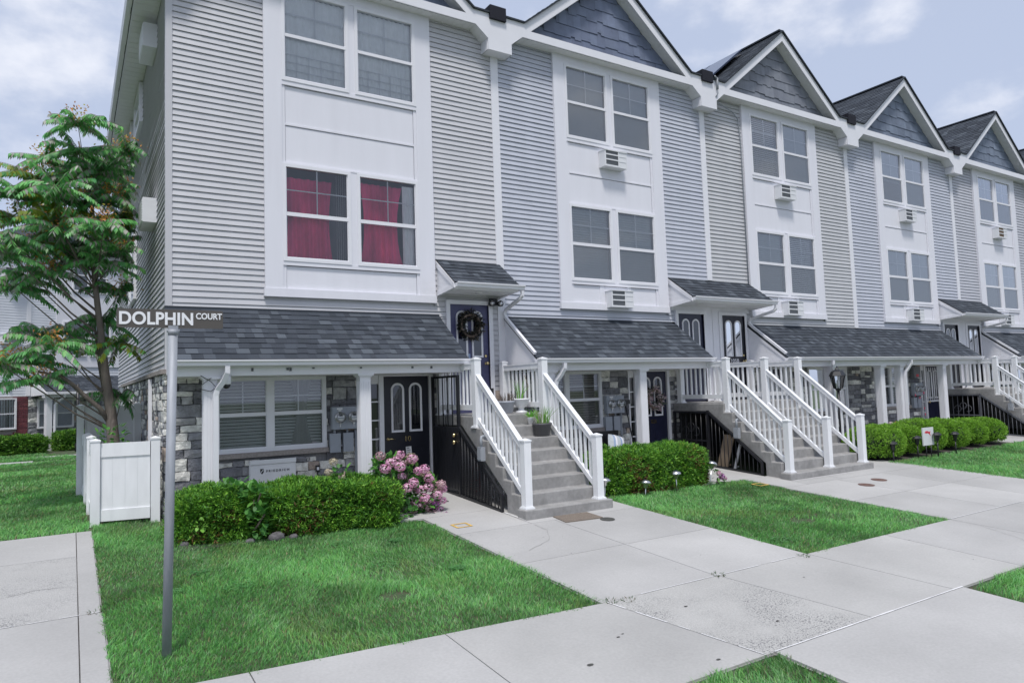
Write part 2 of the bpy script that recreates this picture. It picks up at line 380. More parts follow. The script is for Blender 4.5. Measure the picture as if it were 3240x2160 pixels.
STC = [(.18, .182, .20), (.23, .233, .25), (.135, .138, .155), (.30, .302, .315), (.39, .39, .39), (.63, .625, .59), (.69, .68, .64), (.74, .73, .69), (.40, .33, .28), (.46, .35, .27)]
STW = [5, 4.5, 5, 3.5, 2.6, 3.2, 3.2, 2.2, .9, .5]
STWS = [3, 3, 2, 4, 4, 4.5, 5, 4, .9, .6]  # paler mix for the side wall, its brightness painted into the stones
def stones(mb, s0, s1, z0, z1, fn=None, holes=(), rs=1.0, wts=None):
    fn = fn or (lambda a, d, z: (a, -d, z))
    def one(a, b, z, zt, top=None):
        spans = [(a, b)]
        for h in holes:
            if h[2] < zt - .01 and h[3] > z + .01:
                ns = []
                for p, q in spans:
                    if h[1] <= p or h[0] >= q: ns.append((p, q)); continue
                    if h[0] > p: ns.append((p, h[0]))
                    if h[1] < q: ns.append((h[1], q))
                spans = ns
        for p, q in spans:
            if q - p < .03: continue
            g = .006; p2, q2, u, w = p + g, q - g, z + g, zt - g
            c = random.choices(STC, wts or STW)[0]; j = rnd(.82, 1.18); c = tuple(x * j for x in c); dpt = rnd(.030, .055)
            nx = 4; nzn = 3; P = []; base = []
            for kz in range(nzn):
                for kx in range(nx):
                    fx, fz = kx / (nx - 1), kz / (nzn - 1); ed = (kx in (0, nx - 1)) or (kz in (0, nzn - 1))
                    jx = rnd(-.010, .008); jz = rnd(-.009, .009)
                    P.append(fn(p2 + (q2 - p2) * fx + jx, dpt - (.008 if ed else 0) + rnd(-.006, .007), u + (w - u) * fz + jz))
            F = [(k * nx + i, k * nx + i + 1, (k + 1) * nx + i + 1, (k + 1) * nx + i) for k in range(nzn - 1) for i in range(nx - 1)]
            rim = list(range(nx)) + [nx * (k + 1) - 1 for k in range(1, nzn)] + [nx * (nzn - 1) + i for i in range(nx - 2, -1, -1)] + [nx * k for k in range(nzn - 2, 0, -1)]
            nb = len(P)
            for (x_, z_) in [(p2 + (q2 - p2) * (i % nx) / (nx - 1), u + (w - u) * (i // nx) / (nzn - 1)) for i in rim]: P.append(fn(x_, -.004, z_))
            for i in range(len(rim)): F.append((rim[(i + 1) % len(rim)], rim[i], nb + i, nb + (i + 1) % len(rim)))
            mb.add(P, F, 0, c, False)
    z = z0
    while z < z1 - .02:
        h = rnd(.10, .22) * rs; zt = z + h
        if z1 - zt < .07: zt = z1
        a = s0
        while a < s1:
            w = rnd(.13, .44) * rs; b = a + w
            if s1 - b < .09: b = s1
            if zt - z > .15 * rs and random.random() < .55:
                k = z + (zt - z) * rnd(.38, .62)
                if random.random() < .5: one(a, b, z, k); one(a, b, k, zt)
                else:
                    q = a + (b - a) * rnd(.35, .65); one(a, q, z, k); one(q, b, z, k); one(a, b, k, zt)
            else: one(a, b, z, zt)
            a = b
        z = zt
    mb.quad(fn(s0, .004, z0), fn(s1, .004, z0), fn(s1, .004, z1), fn(s0, .004, z1), 1) if not holes else None
    if holes:
        xs = sorted({s0, s1, *[min(max(h[0], s0), s1) for h in holes], *[min(max(h[1], s0), s1) for h in holes]}); zs = sorted({z0, z1, *[min(max(h[2], z0), z1) for h in holes], *[min(max(h[3], z0), z1) for h in holes]})
        for i in range(len(xs) - 1):
            for k in range(len(zs) - 1):
                cx, cz = (xs[i] + xs[i + 1]) / 2, (zs[k] + zs[k + 1]) / 2
                if any(h[0] < cx < h[1] and h[2] < cz < h[3] for h in holes): continue
                mb.quad(fn(xs[i], .004, zs[k]), fn(xs[i + 1], .004, zs[k]), fn(xs[i + 1], .004, zs[k + 1]), fn(xs[i], .004, zs[k + 1]), 1)

# ------------------------------------------------------------ the ground
def struct(o): o['kind'] = 'structure'; return o
def sheet_poly(mb, poly, dz, m=0, col=(1, 1, 1)):
    mb.add([(x, y, G(y) + dz) for x, y in poly], [tuple(range(len(poly)))], m, col)
g = MB()
ys = [-400, -60, -14, -10, -7, -3.5, 0, 12, 40, 120, 400]; xs_ = [-400, -60, -10, 0, 15, 30, 60, 400]
for i in range(len(ys) - 1):
    for k in range(len(xs_) - 1):
        a, b, c, d = xs_[k], xs_[k + 1], ys[i], ys[i + 1]
        g.quad((a, c, G(c)), (b, c, G(c)), (b, d, G(d)), (a, d, G(d)))
struct(g.build('ground', EARTH))
# concrete slabs: rectangles x0,x1,y0,y1 ; split at the joints
sl = MB(); jt = MB(); ag = MB()
def slab(x0, x1, y0, y1, tone=None, mbx=None, yl=None, yr=None):
    yl = y1 if yl is None else yl; yr = y1 if yr is None else yr
    gg = .0045; t = rnd(.90, 1.05) if tone is None else tone; m_ = mbx or sl; tt = (t, t, t * 1.01)
    P = [(x0 + gg, y0 + gg), (x1 - gg, y0 + gg), (x1 - gg, yr - gg), (x0 + gg, yl - gg)]
    m_.add([(x, y, G(y) + .03) for x, y in P] + [(x, y, G(y) - .05) for x, y in P], [(0, 1, 2, 3), (1, 0, 4, 5), (2, 1, 5, 6), (3, 2, 6, 7), (0, 3, 7, 4)], 0, tt)
    jt.add([(x, y, G(y) + .012) for x, y in [(x0 - .01, y0 - .01), (x1 + .01, y0 - .01), (x1 + .01, yr + .01), (x0 - .01, yl + .01)]], [(0, 1, 2, 3)], 0)
YA, YB = -5.80, -7.28
for a, b in [(-4.5, -3), (-3, -1.5), (-1.5, -.05), (-.05, 1.42), (7.4, 8.95), (8.95, 10.9), (10.9, 13.3), (13.3, 15), (15, 17), (17, 19), (19, 21), (21, 23.5), (23.5, 26), (26, 29), (29, 33), (33, 40)]:
    fe = lambda x: min(YA, 0) + max(0, (2.97 - max(x, -1.5)) * .087)
    slab(a, b, YB, YA, .96 if b < 3.1 else None, None, fe(a) if b < 3.1 else None, fe(b) if b < 3.1 else None)
def slabq(P, t, m_):
    m_.add([(x, y, G(y) + .03) for x, y in P] + [(x, y, G(y) - .05) for x, y in P], [(0, 1, 2, 3), (1, 0, 4, 5), (2, 1, 5, 6), (3, 2, 6, 7), (0, 3, 7, 4)], 0, (t, t, t))
    jt.add([(x + .006 * (1 if i in (1, 2) else -1), y + .006 * (1 if i > 1 else -1), G(y) + .012) for i, (x, y) in enumerate(P)], [(0, 1, 2, 3)])
slabq([(1.425, YB), (3.255, YB), (2.965, YA), (1.425, YA + .133)], .95, sl); slabq([(3.265, YB), (4.655, YB), (4.415, YA), (2.975, YA)], 1.02, ag); slabq([(4.665, YB), (6.00, YB), (5.855, YA), (4.425, YA)], 1.0, sl); slabq([(6.01, YB), (7.395, YB), (7.395, YA), (5.865, YA)], 1.02, sl)
for a, b in [(-10, 3.37)]: pass
# crosswise walk between the front lawns and to the street
slab(3.37, 6.15, -10.4, YB, 1.0); slab(3.37, 6.15, -14, -10.4, 1.0)
# walks up to the stairs
for y0, y1 in [(-5.8, -4.42), (-4.42, -3.0)]:
    slab(2.92, 4.40, y0, y1); slab(4.40, 5.86, y0, y1)
slab(2.92, 4.03, -3.0, -2.0); slab(4.03, 5.86, -3.0, -2.0, 1.0); slab(2.60, 4.03, -2.0, 0.02, 1.0)
slab(4.06, 5.50, -1.98, .02, 1.0); slab(.0, 2.6, -.98, .02, 1.0); slab(5.52, 8.0, -1.2, .02, 1.0); slab(13.1, 18.9, -1.2, .02, 1.0); slab(8.0, 9.6, -2.30, .02); slab(9.0, 9.6, -3.2, -2.30)  # includes unseen pale floors under stairs and porches, added for bounced light
for y0, y1 in [(-5.8, -4.42), (-4.42, -3.2)]:
    for a, b in [(8.95, 10.4), (10.4, 11.8), (11.8, 13.3)]: slab(a, b, y0, y1)
slab(9.6, 10.6, -3.2, -2.3); slab(10.6, 13.3, -3.2, -2.3); slab(11.9, 13.1, -2.3, 0)
slab(18.9, 20.7, -2.4, .02)
for a, b in [(19.6, 21.6), (21.6, 24.2)]:
    for y0, y1 in [(-5.8, -4.2), (-4.2, -2.4)]: slab(a, b, y0, y1)
# left walk beside the corner lawn
slab(-1.95, -1.06, -1.6, -.38, 1.02); slab(-1.95, -1.06, -3.66, -1.6, 1.0, ag); slab(-1.06, -.89, -3.66, -.38, .98)
slab(-1.95, -1.06, -5.6, -3.66, .95); slab(-1.06, -.88, -5.6, -3.66, .93)
slab(-12, -2.02, 13.0, 13.6, 1.0); slab(-2.02, 1, 14.9, 15.5, 1.0)
struct(sl.build('pavement', CONC)); struct(ag.build('aggregate_pavement', CONCR)); struct(jt.build('pavement_joint', JOINT))
ck = MB()
def seam(x0, y0, x1, y1, w=.011):
    n = 14
    for i in range(n):
        if random.random() < .12: continue
        a, b = i / n, (i + 1) / n
        xa, ya, xb, yb = x0 + (x1 - x0) * a, y0 + (y1 - y0) * a, x0 + (x1 - x0) * b, y0 + (y1 - y0) * b
        dx, dy = (yb - ya), -(xb - xa); L_ = math.hypot(dx, dy); ww = w * rnd(.6, 1.2); dx, dy = dx / L_ * ww / 2, dy / L_ * ww / 2
        ck.add([(xa - dx, ya - dy, G(ya) + .035), (xa + dx, ya + dy, G(ya) + .035), (xb + dx, yb + dy, G(yb) + .035), (xb - dx, yb - dy, G(yb) + .035)], [(0, 1, 2, 3)])
seam(2.97, YA, 5.86, YA); seam(8.95, YA, 13, YA); seam(3.37, YB, 6.15, YB, .015); seam(2.97, YA, 3.26, YB, .014); seam(-1.95, -3.66, -.9, -3.66); seam(4.05, -2.84, 4.05, -2.3, .02); seam(9.6, -2.9, 11.4, -2.9, .02)
struct(ck.build('joint_caulk', CAULK))
# stains, gum spots and utility marks on the paving
sp = MB()
for x, y, r_ in [(2.05, -6.72, .032), (2.55, -6.45, .016), (2.62, -6.42, .012), (3.5, -6.25, .02), (3.9, -6.9, .02), (5.1, -6.3, .012), (2.9, -7.15, .022)] + [(rnd(2.9, 13), rnd(-7.2, -3), rnd(.004, .009)) for _ in range(70)]:
    k = 9; P = [(x + r_ * math.cos(6.283 * i / k) * rnd(.7, 1.2), y + r_ * .6 * math.sin(6.283 * i / k) * rnd(.7, 1.2)) for i in range(k)]
    sheet_poly(sp, P, .034)
struct(sp.build('pavement_stains', IRONC))
cr_ = MB()
def crack(pts, w=.004):
    P = []
    for (x0, y0), (x1, y1) in zip(pts, pts[1:]):
        for k in range(8): f = k / 8; P.append((x0 + (x1 - x0) * f + rnd(-.008, .008), y0 + (y1 - y0) * f + rnd(-.008, .008)))
    P.append(pts[-1])
    for (x0, y0), (x1, y1) in zip(P, P[1:]):
        dx, dy = y1 - y0, x0 - x1; L_ = math.hypot(dx, dy) + 1e-9; ww = w * rnd(.5, 1.2); dx, dy = dx / L_ * ww, dy / L_ * ww
        cr_.add([(x0 - dx, y0 - dy, G(y0) + .0335), (x0 + dx, y0 + dy, G(y0) + .0335), (x1 + dx, y1 + dy, G(y1) + .0335), (x1 - dx, y1 - dy, G(y1) + .0335)], [(0, 1, 2, 3)])
crack([(4.02, -3.05), (4.0, -3.4), (3.75, -3.8), (3.3, -4.05)]); crack([(8.1, -7.2), (8.6, -6.8), (8.9, -6.2), (8.9, -5.85)], .003); crack([(-1.9, -2.9), (-1.4, -2.7), (-1.1, -2.75)], .003)
struct(cr_.build('pavement_cracks', JOINT))
for (x, y) in [(3.19, -2.62), (8.85, -2.80)]:
    ym = MB(); s_ = .13; w_ = .035
    for a in ([(-s_, -s_), (s_, -s_), (s_, -s_ + w_), (-s_, -s_ + w_)], [(-s_, s_ - w_), (s_, s_ - w_), (s_, s_), (-s_, s_)], [(-s_, -s_ + w_), (-s_ + w_, -s_ + w_), (-s_ + w_, s_ - w_), (-s_, s_ - w_)], [(s_ - w_, -s_ + w_), (s_, -s_ + w_), (s_, s_ - w_), (s_ - w_, s_ - w_)]):
        sheet_poly(ym, [(x + p * .9, y + q * .8) for p, q in a], .036)
    struct(ym.build('utility_paint_mark', YELLOW))

# ------------------------------------------------------------ houses
W = 5.488; ZB = .348; PITCH = .805
GROUP_H = 'attached houses of the row'
def wavy(mb, x0, x1, z0, z1, y, amp=.018, per=.07, m=0, seed=0, flare=0.):
    n = max(12, int((x1 - x0) / .012)); rows = 6; rr = random.Random(seed); ph = [rr.uniform(0, 6.28) for _ in range(3)]
    P = []
    for k in range(rows + 1):
        f = k / rows; z = z0 + (z1 - z0) * f
        for i in range(n + 1):
            u = i / n; xx = x0 + (x1 - x0) * (u if not flare else .5 + (u - .5) * (1 - flare * math.sin(3.14 * f)))
            yy = y + amp * (math.sin(6.283 * (xx - x0) / per + ph[0] + .6 * f) + .5 * math.sin(6.283 * (xx - x0) / (per * 2.3) + ph[1])) * (.6 + .4 * (1 - f))
            P.append((xx, yy, z))
    mb.add(P, [(k * (n + 1) + i, k * (n + 1) + i + 1, (k + 1) * (n + 1) + i + 1, (k + 1) * (n + 1) + i) for k in range(rows) for i in range(n)], m, smooth=True)
def window(root, T, x0, x1, z0, z1, yf, zr0, zr1, cover, label=None, bd=.05, lower=None, guard=False, fn=None, clear=False):
    """double hung window: frame with rails and muntins, panes, insect screen and what hangs behind"""
    Tn = (lambda x, y, z: T(*fn(x, y, z))) if fn else T
    f = MB(Tn)
    f.box(x0, x1, yf, yf + .07, z0, z0 + bd); f.box(x0, x1, yf, yf + .07, z1 - bd, z1)
    f.box(x0, x0 + bd, yf, yf + .07, z0 + bd, z1 - bd); f.box(x1 - bd, x1, yf, yf + .07, z0 + bd, z1 - bd)
    f.box(x0 + bd, x1 - bd, yf + .012, yf + .06, zr0, zr1)
    gx0, gx1, gz0, gz1 = x0 + bd, x1 - bd, z0 + bd, z1 - bd
    s_ = .012   # inner sash edges
    for a, b, c, d in ((gx0, gx0 + s_, gz0, zr0), (gx1 - s_, gx1, gz0, zr0), (gx0, gx0 + s_, zr1, gz1), (gx1 - s_, gx1, zr1, gz1)): f.box(a, b, yf + .018, yf + .05, c, d)
    f.box(gx0 + s_, gx1 - s_, yf + .018, yf + .05, gz0, gz0 + .018)
    mz = (zr1 + gz1) / 2; mx_ = (gx0 + gx1) / 2
    f.box(gx0 + s_, gx1 - s_, yf + .040, yf + .046, mz - .009, mz + .009); f.box(mx_ - .009, mx_ + .009, yf + .039, yf + .047, zr1, gz1)
    w = f.build('window', WHITE, root, label)
    p = MB(Tn); p.quad((gx0, yf + .036, zr1), (gx1, yf + .036, zr1), (gx1, yf + .036, gz1), (gx0, yf + .036, gz1)); p.build('pane', GLASSC if clear else GLASS, w)
    p = MB(Tn); p.quad((gx0, yf + .026, gz0), (gx1, yf + .026, gz0), (gx1, yf + .026, zr0), (gx0, yf + .026, zr0)); p.build('screen', lower or SCREEN, w)
    gm = GLASSC if clear else GLASS
    p = MB(Tn); p.quad((gx0, yf + .048, gz0), (gx1, yf + .048, gz0), (gx1, yf + .048, zr0), (gx0, yf + .048, zr0)); p.build('pane', GLASSC, w) if not clear else None
    bk = MB(Tn); yb = yf + .10
    sl_fn = lambda a, d, z: (a, yb - d, z)
    sd_ = int(abs(x0 * 131 + z0 * 17 + (root.location.x if root else 0) * 7)) % 999
    if cover.startswith('slats'):
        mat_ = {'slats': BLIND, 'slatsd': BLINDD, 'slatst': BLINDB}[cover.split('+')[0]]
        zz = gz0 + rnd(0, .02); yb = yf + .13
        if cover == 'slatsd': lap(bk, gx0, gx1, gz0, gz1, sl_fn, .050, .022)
        while zz < gz1 and cover != 'slatsd':
            bk.quad((gx0, yb - .014, zz), (gx1, yb - .014, zz), (gx1, yb + .014, zz + .036), (gx0, yb + .014, zz + .036)); zz += .048
        bk.build('blind', mat_, w)
        if '+sheer' in cover:
            c2 = MB(Tn); wavy(c2, gx0 + (gx1 - gx0) * .35, gx0 + (gx1 - gx0) * .8, gz0, gz1, yf + .075, .012, .12, 0, sd_, .5); c2.build('curtain', SHEERT, w)
    elif cover == 'sheer': wavy(bk, gx0, gx1, gz0, gz1, yf + .078, .010, .085, 0, sd_); bk.build('curtain', SHEER, w)
    elif cover == 'blue': wavy(bk, gx0, gx1, gz0, gz1, yb + .02, .022, .085, 0, sd_); bk.build('curtain', BLUEC, w)
    elif cover == 'shade': lap(bk, gx0, gx1, gz0, gz1, sl_fn, .019, .006); bk.build('blind', SHADE, w)
    elif cover == 'shadehalf': lap(bk, gx0, gx1, gz0 + .42 * (gz1 - gz0), gz1, sl_fn, .019, .006); bk.build('blind', SHADE, w)
    elif cover == 'pinkL':
        wavy(bk, gx0 + .02, gx1 - .22, gz0, gz1 - .12, yb + .06, .03, .13, 0, sd_, .12); bk.build('curtain', PINKC, w)
        c2 = MB(Tn)
        for k in range(5): c2.obox((gx1 - .02 - .035 * k, yb, (gz0 + gz1) / 2), (.012, .03, 0), (0, .001, 0), (0, 0, (gz1 - gz0) / 2))
        c2.build('blind', SHEER, w)
    elif cover == 'pinkR':
        wavy(bk, gx0 + .03, gx1 - .20, gz0, gz1 - .06, yb + .06, .03, .10, 0, sd_, .22); bk.build('curtain', PINKC, w)
        c2 = MB(Tn); wavy(c2, gx1 - .21, gx1, gz0, gz1 - .04, yb, .006, .05, 0, sd_); c2.build('blind', SHEER, w)
    if guard:
        gd = MB(Tn); h_ = .30 * (gz1 - gz0); yg = yf + .054
        for k in range(4): gd.box(gx0, gx1, yg, yg + .008, gz0 + .02 + h_ * k / 3.3, gz0 + .03 + h_ * k / 3.3)
        for k in range(1, 5): gd.box(gx0 + (gx1 - gx0) * k / 5 - .005, gx0 + (gx1 - gx0) * k / 5 + .005, yg, yg + .008, gz0, gz0 + h_)
        gd.build('window_guard', WHITE, w)
    return w
SHEERT = glassmat('sheer_thin', (.7, .7, .72), 0, .5, (.6, .6, .62))
def door(root, T, x0, x1, z0, z1, y, mat_, light=False, handle='l', storm=False, knobs=True, wreath=False, label=None):
    d = MB(T); d.box(x0, x1, y, y + .04, z0, z1); w, h = x1 - x0, z1 - z0
    for a, b in ((.13, .45), (.55, .87)):   # raised lower panels
        d.prism([(x0 + w * a, z0 + h * .09), (x0 + w * b, z0 + h * .09), (x0 + w * b, z0 + h * .36), (x0 + w * a, z0 + h * .36)], y - .006, y, 'y')
        d.prism([(x0 + w * a + .03, z0 + h * .09 + .03), (x0 + w * b - .03, z0 + h * .09 + .03), (x0 + w * b - .03, z0 + h * .36 - .03), (x0 + w * a + .03, z0 + h * .36 - .03)], y - .012, y - .006, 'y')
    dr = d.build('door', mat_, root, label)
    for a, b in ((.157, .446), (.554, .843)):
        xa, xb = x0 + w * a, x0 + w * b; zb, zt = z0 + h * .51, z1 - h * .055; r_ = (xb - xa) / 2
        def path(ins):
            P = [(xa + ins, zb + ins), (xb - ins, zb + ins)]
            for k in range(13):
                t = math.pi * k / 12; P.append(((xa + xb) / 2 + (r_ - ins) * math.cos(t), zt - r_ + (r_ - ins) * math.sin(t)))
            return P
        A, B_ = path(0), path(.034); n = len(A); mo = MB(T)
        P = [(p[0], y - .018, p[1]) for p in A] + [(p[0], y - .012, p[1]) for p in B_] + [(p[0], y, p[1]) for p in A]
        mo.add(P, [(i, (i + 1) % n, n + (i + 1) % n, n + i) for i in range(n)] + [(2 * n + i, 2 * n + (i + 1) % n, (i + 1) % n, i) for i in range(n)])
        mo.build('glass_moulding', WHITE, dr)
        if light:
            q = MB(T); q.add([(p[0], y - .003, p[1]) for p in B_], [tuple(range(n))]); q.build('glass_backing', ROOMG, dr)
        q = MB(T); q.add([(p[0], y - .008, p[1]) for p in B_], [tuple(range(n))]); q.build('door_glass', GLASSD, dr)
    hx = x0 + .065 if handle == 'l' else x1 - .065; sg = 1 if handle == 'l' else -1
    k = MB(T); zk = z0 + h * .455
    if knobs:
        k.lathe([(.028, 0), (.028, .008), (.012, .012), (.012, .04), (.03, .05), (.03, .07), (.01, .08)], (hx, y, zk), 10, axis='y'); kb = MB(T); kb.lathe([(.028, 0), (.028, .012), (.012, .02)], (hx, y, zk + .13), 10, axis='y'); kb.build('deadbolt', BRASS, dr)
    else:
        k.lathe([(.03, 0), (.03, .01), (.012, .014), (.012, .05)], (hx, y, zk), 12, axis='y'); k.tube([(hx, y - .05, zk), (hx + sg * .05, y - .055, zk + .004), (hx + sg * .11, y - .05, zk - .012)], [.011, .009, .006], 8)
    k.build('handle', BRASS, dr)
    return dr
def casing(root, T, x0, x1, z0, z1, wl_=.07, wr=.09, wt=.07, y=-.05, name='door_frame'):
    c = MB(T); c.box(x0 - wl_, x0, y, .02, z0, z1 + wt); c.box(x1, x1 + wr, y, .02, z0, z1 + wt); c.box(x0, x1, y, .02, z1, z1 + wt)
    c.box(x0 - .015, x0, y + .012, .0, z0, z1); c.box(x1, x1 + .014, y - .012, .0, z0, z1); return c.build(name, WHITE, root)

HOUSES = []
def house(n, cfg):
    mir = cfg.get('mir', False); X0 = n * W
    root = thing('row_house', cfg['label'], 'house', (X0, 0, ZB), GROUP_H); HOUSES.append(root)
    T = lambda x, y, z: (x, y, z - ZB)
    TP = (lambda x, y, z: (W - x, y, z - ZB)) if mir else T
    sid = SID[cfg['sid']]; first = n == 0
    px0, px1 = cfg['px0'], cfg['px1']
    # --- clapboard front
    s = MB(T)
    dz = (4.36, 5.30, 0, 3.55)
    bay = (1.33, 4.157, 3.474, 9.0)
    s0, s1 = (.06 if first else .02), W - .02
    lap(s, s0, s1, 3.25, 8.56, slot=.0085, holes=[bay, dz if not mir else (W - 5.30, W - 4.36, 0, 3.55)])
    if not mir:
        lap(s, px1 - .1, W - .06, 1.95 if first else 2.0, 3.25, slot=.0085, holes=[dz])
    else: lap(s, .06, W - px1 + .1, 2.0, 3.25, holes=[(W - 5.30, W - 4.36, 0, 3.55)])
    for a, b, c, d in ((0, 1.34, 3.2, 8.7), (4.15, W, 3.2, 8.7), (1.34, 4.15, 3.2, 3.48)): s.quad((a, .016, c), (b, .016, c), (b, .016, d), (a, .016, d))
    a, b = (px1 - .1, W) if not mir else (0, W - px1 + .1); s.quad((a, .016, 1.5), (b, .016, 1.5), (b, .016, 3.2), (a, .016, 3.2))
    s.build('clapboard_front', sid, root)
    # --- white window bay
    b = MB(T); yo, yi = -.060, -.030
    b.box(1.33, 1.60, yo, 0, 3.60, 8.545); b.box(3.87, 4.157, yo, 0, 3.60, 8.545); b.box(1.315, 4.172, yo - .012, 0, 3.474, 3.60)
    for z0, z1 in ((8.37, 8.545), (6.80, 6.87), (3.965, 4.03)): b.box(1.60, 3.87, yo, 0, z0, z1)
    b.box(1.60, 3.87, yo, 0, 5.55, 5.575)
    for z0, z1 in ((6.87, 8.37), (4.03, 5.55)): b.box(2.68, 2.785, yo + .006, 0, z0, z1)
    for z0, z1, q in ((6.195, 6.789, yi), (5.575, 6.155, yi), (3.605, 3.954, yi)): b.box(1.657, 3.813, q, 0, z0, z1)
    b.box(1.65, 3.82, yi - .012, 0, 6.165, 6.195)
    for x0 in (1.60, 3.82):
        b.box(x0, x0 + .05, yi - .014, 0, 3.60, 3.965); b.box(x0, x0 + .05, yi - .014, 0, 5.575, 6.80)
    if cfg.get('ac'):
        b.box(2.30, 2.40, yi - .012, yi, 3.60, 3.965); b.box(3.03, 3.12, yi - .012, yi, 3.60, 3.965)
    b.quad((1.3, .5, 3.4), (4.2, .5, 3.4), (4.2, .5, 8.6), (1.3, .5, 8.6), 1)
    b.build('bay_panel', [WHITEP, ROOMG if first else DARK], root)
    up, mid = cfg['up'], cfg['mid']
    for (xa, xb), c in zip(((1.60, 2.68), (2.785, 3.87)), up): window(root, T, xa, xb, 6.87, 8.37, -.07, 7.585, 7.636, c[0], c[1], guard='guard' in c[2:], lower=GLASSC if first else None, clear=first)
    for (xa, xb), c in zip(((1.60, 2.68), (2.785, 3.87)), mid): window(root, T, xa, xb, 4.03, 5.55, -.07, 4.735, 4.795, c[0], c[1], lower=GLASSC if first else None, clear=first)
    # --- white trim strip at the party wall
    t = MB(T); zt0 = cfg.get('trimz', 3.26); t.box(W - .078, W + .078, -.03, 0, zt0, 8.14); t.build('trim_board', WHITE, root)
    # --- roof, gable, fascia, soffit
    cx = W / 2; ya = -.27; ap = 10.57; zin = 10.34
    rf = MB(T); xl = -.37 if first else .54; L_ = 12.0
    zl = ap + .03 - PITCH * (cx - xl)
    def slope(x0, z0, right):
        ln = math.hypot(cx - xl if not right else cx - .54, (ap + .03) - z0)
    nl = math.hypot(1, PITCH)
    Ls = (cx - xl) * nl; Lr = (cx - .54) * nl
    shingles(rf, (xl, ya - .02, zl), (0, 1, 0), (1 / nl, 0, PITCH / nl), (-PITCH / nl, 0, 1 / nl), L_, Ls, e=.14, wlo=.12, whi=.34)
    rf.quad((cx, ya - .02, ap + .03), (W - .54, ya - .02, ap + .03 - PITCH * (cx - .54)), (W - .54, L_, ap + .03 - PITCH * (cx - .54)), (cx, L_, ap + .03), 0, SHC[1])
    zv = ap + .03 - PITCH * (cx - .54)
    if not first: rf.quad((0, ya - .02, zv + .004), (.54, ya - .02, zv + .004), (.54, L_, zv + .004), (0, L_, zv + .004), 0, SHC[1])
    rf.quad((W - .54, ya - .02, zv + .004), (W, ya - .02, zv + .004), (W, L_, zv + .004), (W - .54, L_, zv + .004), 0, SHC[1])
    # drip edge along the rakes
    for sgn in (-1, 1):
        xe = (xl if sgn < 0 else W - .54); ze = ap - PITCH * abs(cx - xe)
        rf.beam((cx, ya - .03, ap + .018), (xe, ya - .03, ze + .018), .03, .03, 0, SHC[3], up=(0, 1, 0))
    rf.box(-.1 if not first else W - .54, .54 if not first else W - .53, ya - .035, ya, zv - .02, zv + .012, 0, SHC[3]); rf.box(W - .54, W + .1, ya - .035, ya, zv - .02, zv + .012, 0, SHC[3])
    rf.box(cx - .09, cx + .09, ya, L_, ap + .02, ap + .055, 0, SHC[2])
    # dark flashing block in the valley
    rf.box(W - .22, W + .12, ya - .05, ya + .3, zv - .12, zv + .13, 0, (.02, .021, .03))
    roof = rf.build('roof', SHINGLE, root)
    ga = MB(T); zg = 8.69
    pal = [(1, 1, 1), (.9, .9, .92), (1.1, 1.1, 1.1), (.83, .84, .86)]
    def clip(v0, v1): z = zg + (v0 + v1) / 2; h_ = (zin - z) / PITCH; return (cx - max(h_, 0), cx + max(h_, 0))
    shingles(ga, (0, -.03, zg), (1, 0, 0), (0, 0, 1), (0, -1, 0), W, zin - zg, e=.25, pal=pal, wts=(4, 3, 1.5, 1), wlo=.08, whi=.30, clip=clip, t=.014, stag=.05)
    ga.add([(.4, -.02, zg - .1), (W - .4, -.02, zg - .1), (cx, -.02, zin)], [(0, 1, 2)], 0, (.5, .5, .5))
    ga.quad((.5, -.26, zg + .004), (W - .5, -.26, zg + .004), (W - .5, -.02, zg + .05), (.5, -.02, zg + .05), 0, (.2, .2, .22))
    ga.build('gable_shingles', SHAKE[cfg['shake']], root)
    fa = MB(T); y0, y1 = ya, ya + .03
    lo = lambda x: zin - PITCH * abs(x - cx); hi = lambda x: ap - PITCH * abs(x - cx)
    bx = .25
    xi = cx - (zin - 8.69) / PITCH                    # where the band meets the rake
    fa.prism([(cx, hi(cx)), (cx, lo(cx)), (xi, lo(xi)), (xi, hi(xi))][::-1], y0, y1); fa.prism([(cx, hi(cx)), (cx, lo(cx)), (W - xi, lo(xi)), (W - xi, hi(xi))], y0, y1)
    xb = cx - (zin - 8.538) / PITCH
    fa.prism([(xi, 8.538), (W - xi, 8.538), (W - xi, 8.69), (xi, 8.69)], y0 + .002, y1)
    if first:
        fa.prism([(xi, lo(xi)), (xi, hi(xi)), (-.37, hi(-.37)), (-.37, hi(-.37) - .13), (-.02, 8.06), (.12, 8.06), (bx, lo(bx)), (xb, 8.538), (xi, 8.538)], y0, y1)
    else:
        fa.prism([(0, zv), (.54, zv), (xi, hi(xi)), (xi, 8.538), (xb, 8.538), (bx, lo(bx)), (bx, 8.13), (0, 8.13)], y0, y1)
    fa.prism([(W, 8.13), (W - bx, 8.13), (W - bx, lo(bx)), (W - xb, 8.538), (W - xi, 8.538), (W - xi, hi(xi)), (W - .54, zv), (W, zv)], y0, y1)
    # box under the valley
    for xx in ([] if first else [(0, bx)]) + [(W - bx, W)]:
        fa.box(xx[0] + .0, xx[1] - .0, y1, -.0, 8.13, 8.15); e_ = xx[1] if xx[0] == 0 else xx[0]; fa.box(e_ - .01, e_ + .01, y1, 0, 8.13, lo(bx))
    if first:   # side eave: fascia, gutter
        fa.box(-.37, -.35, ya, L_, 8.06, hi(-.37) + .01); fa.prism([(-.37, 8.10), (-.45, 8.11), (-.47, 8.19), (-.47, 8.215), (-.37, 8.205)], ya, L_, 'y')
    fa.build('fascia', WHITE, root)
    so = MB(T)
    lap(so, y1, 0, xb, W - xb, lambda a, d, x: (x, a, 8.538 - d), .105, .006)
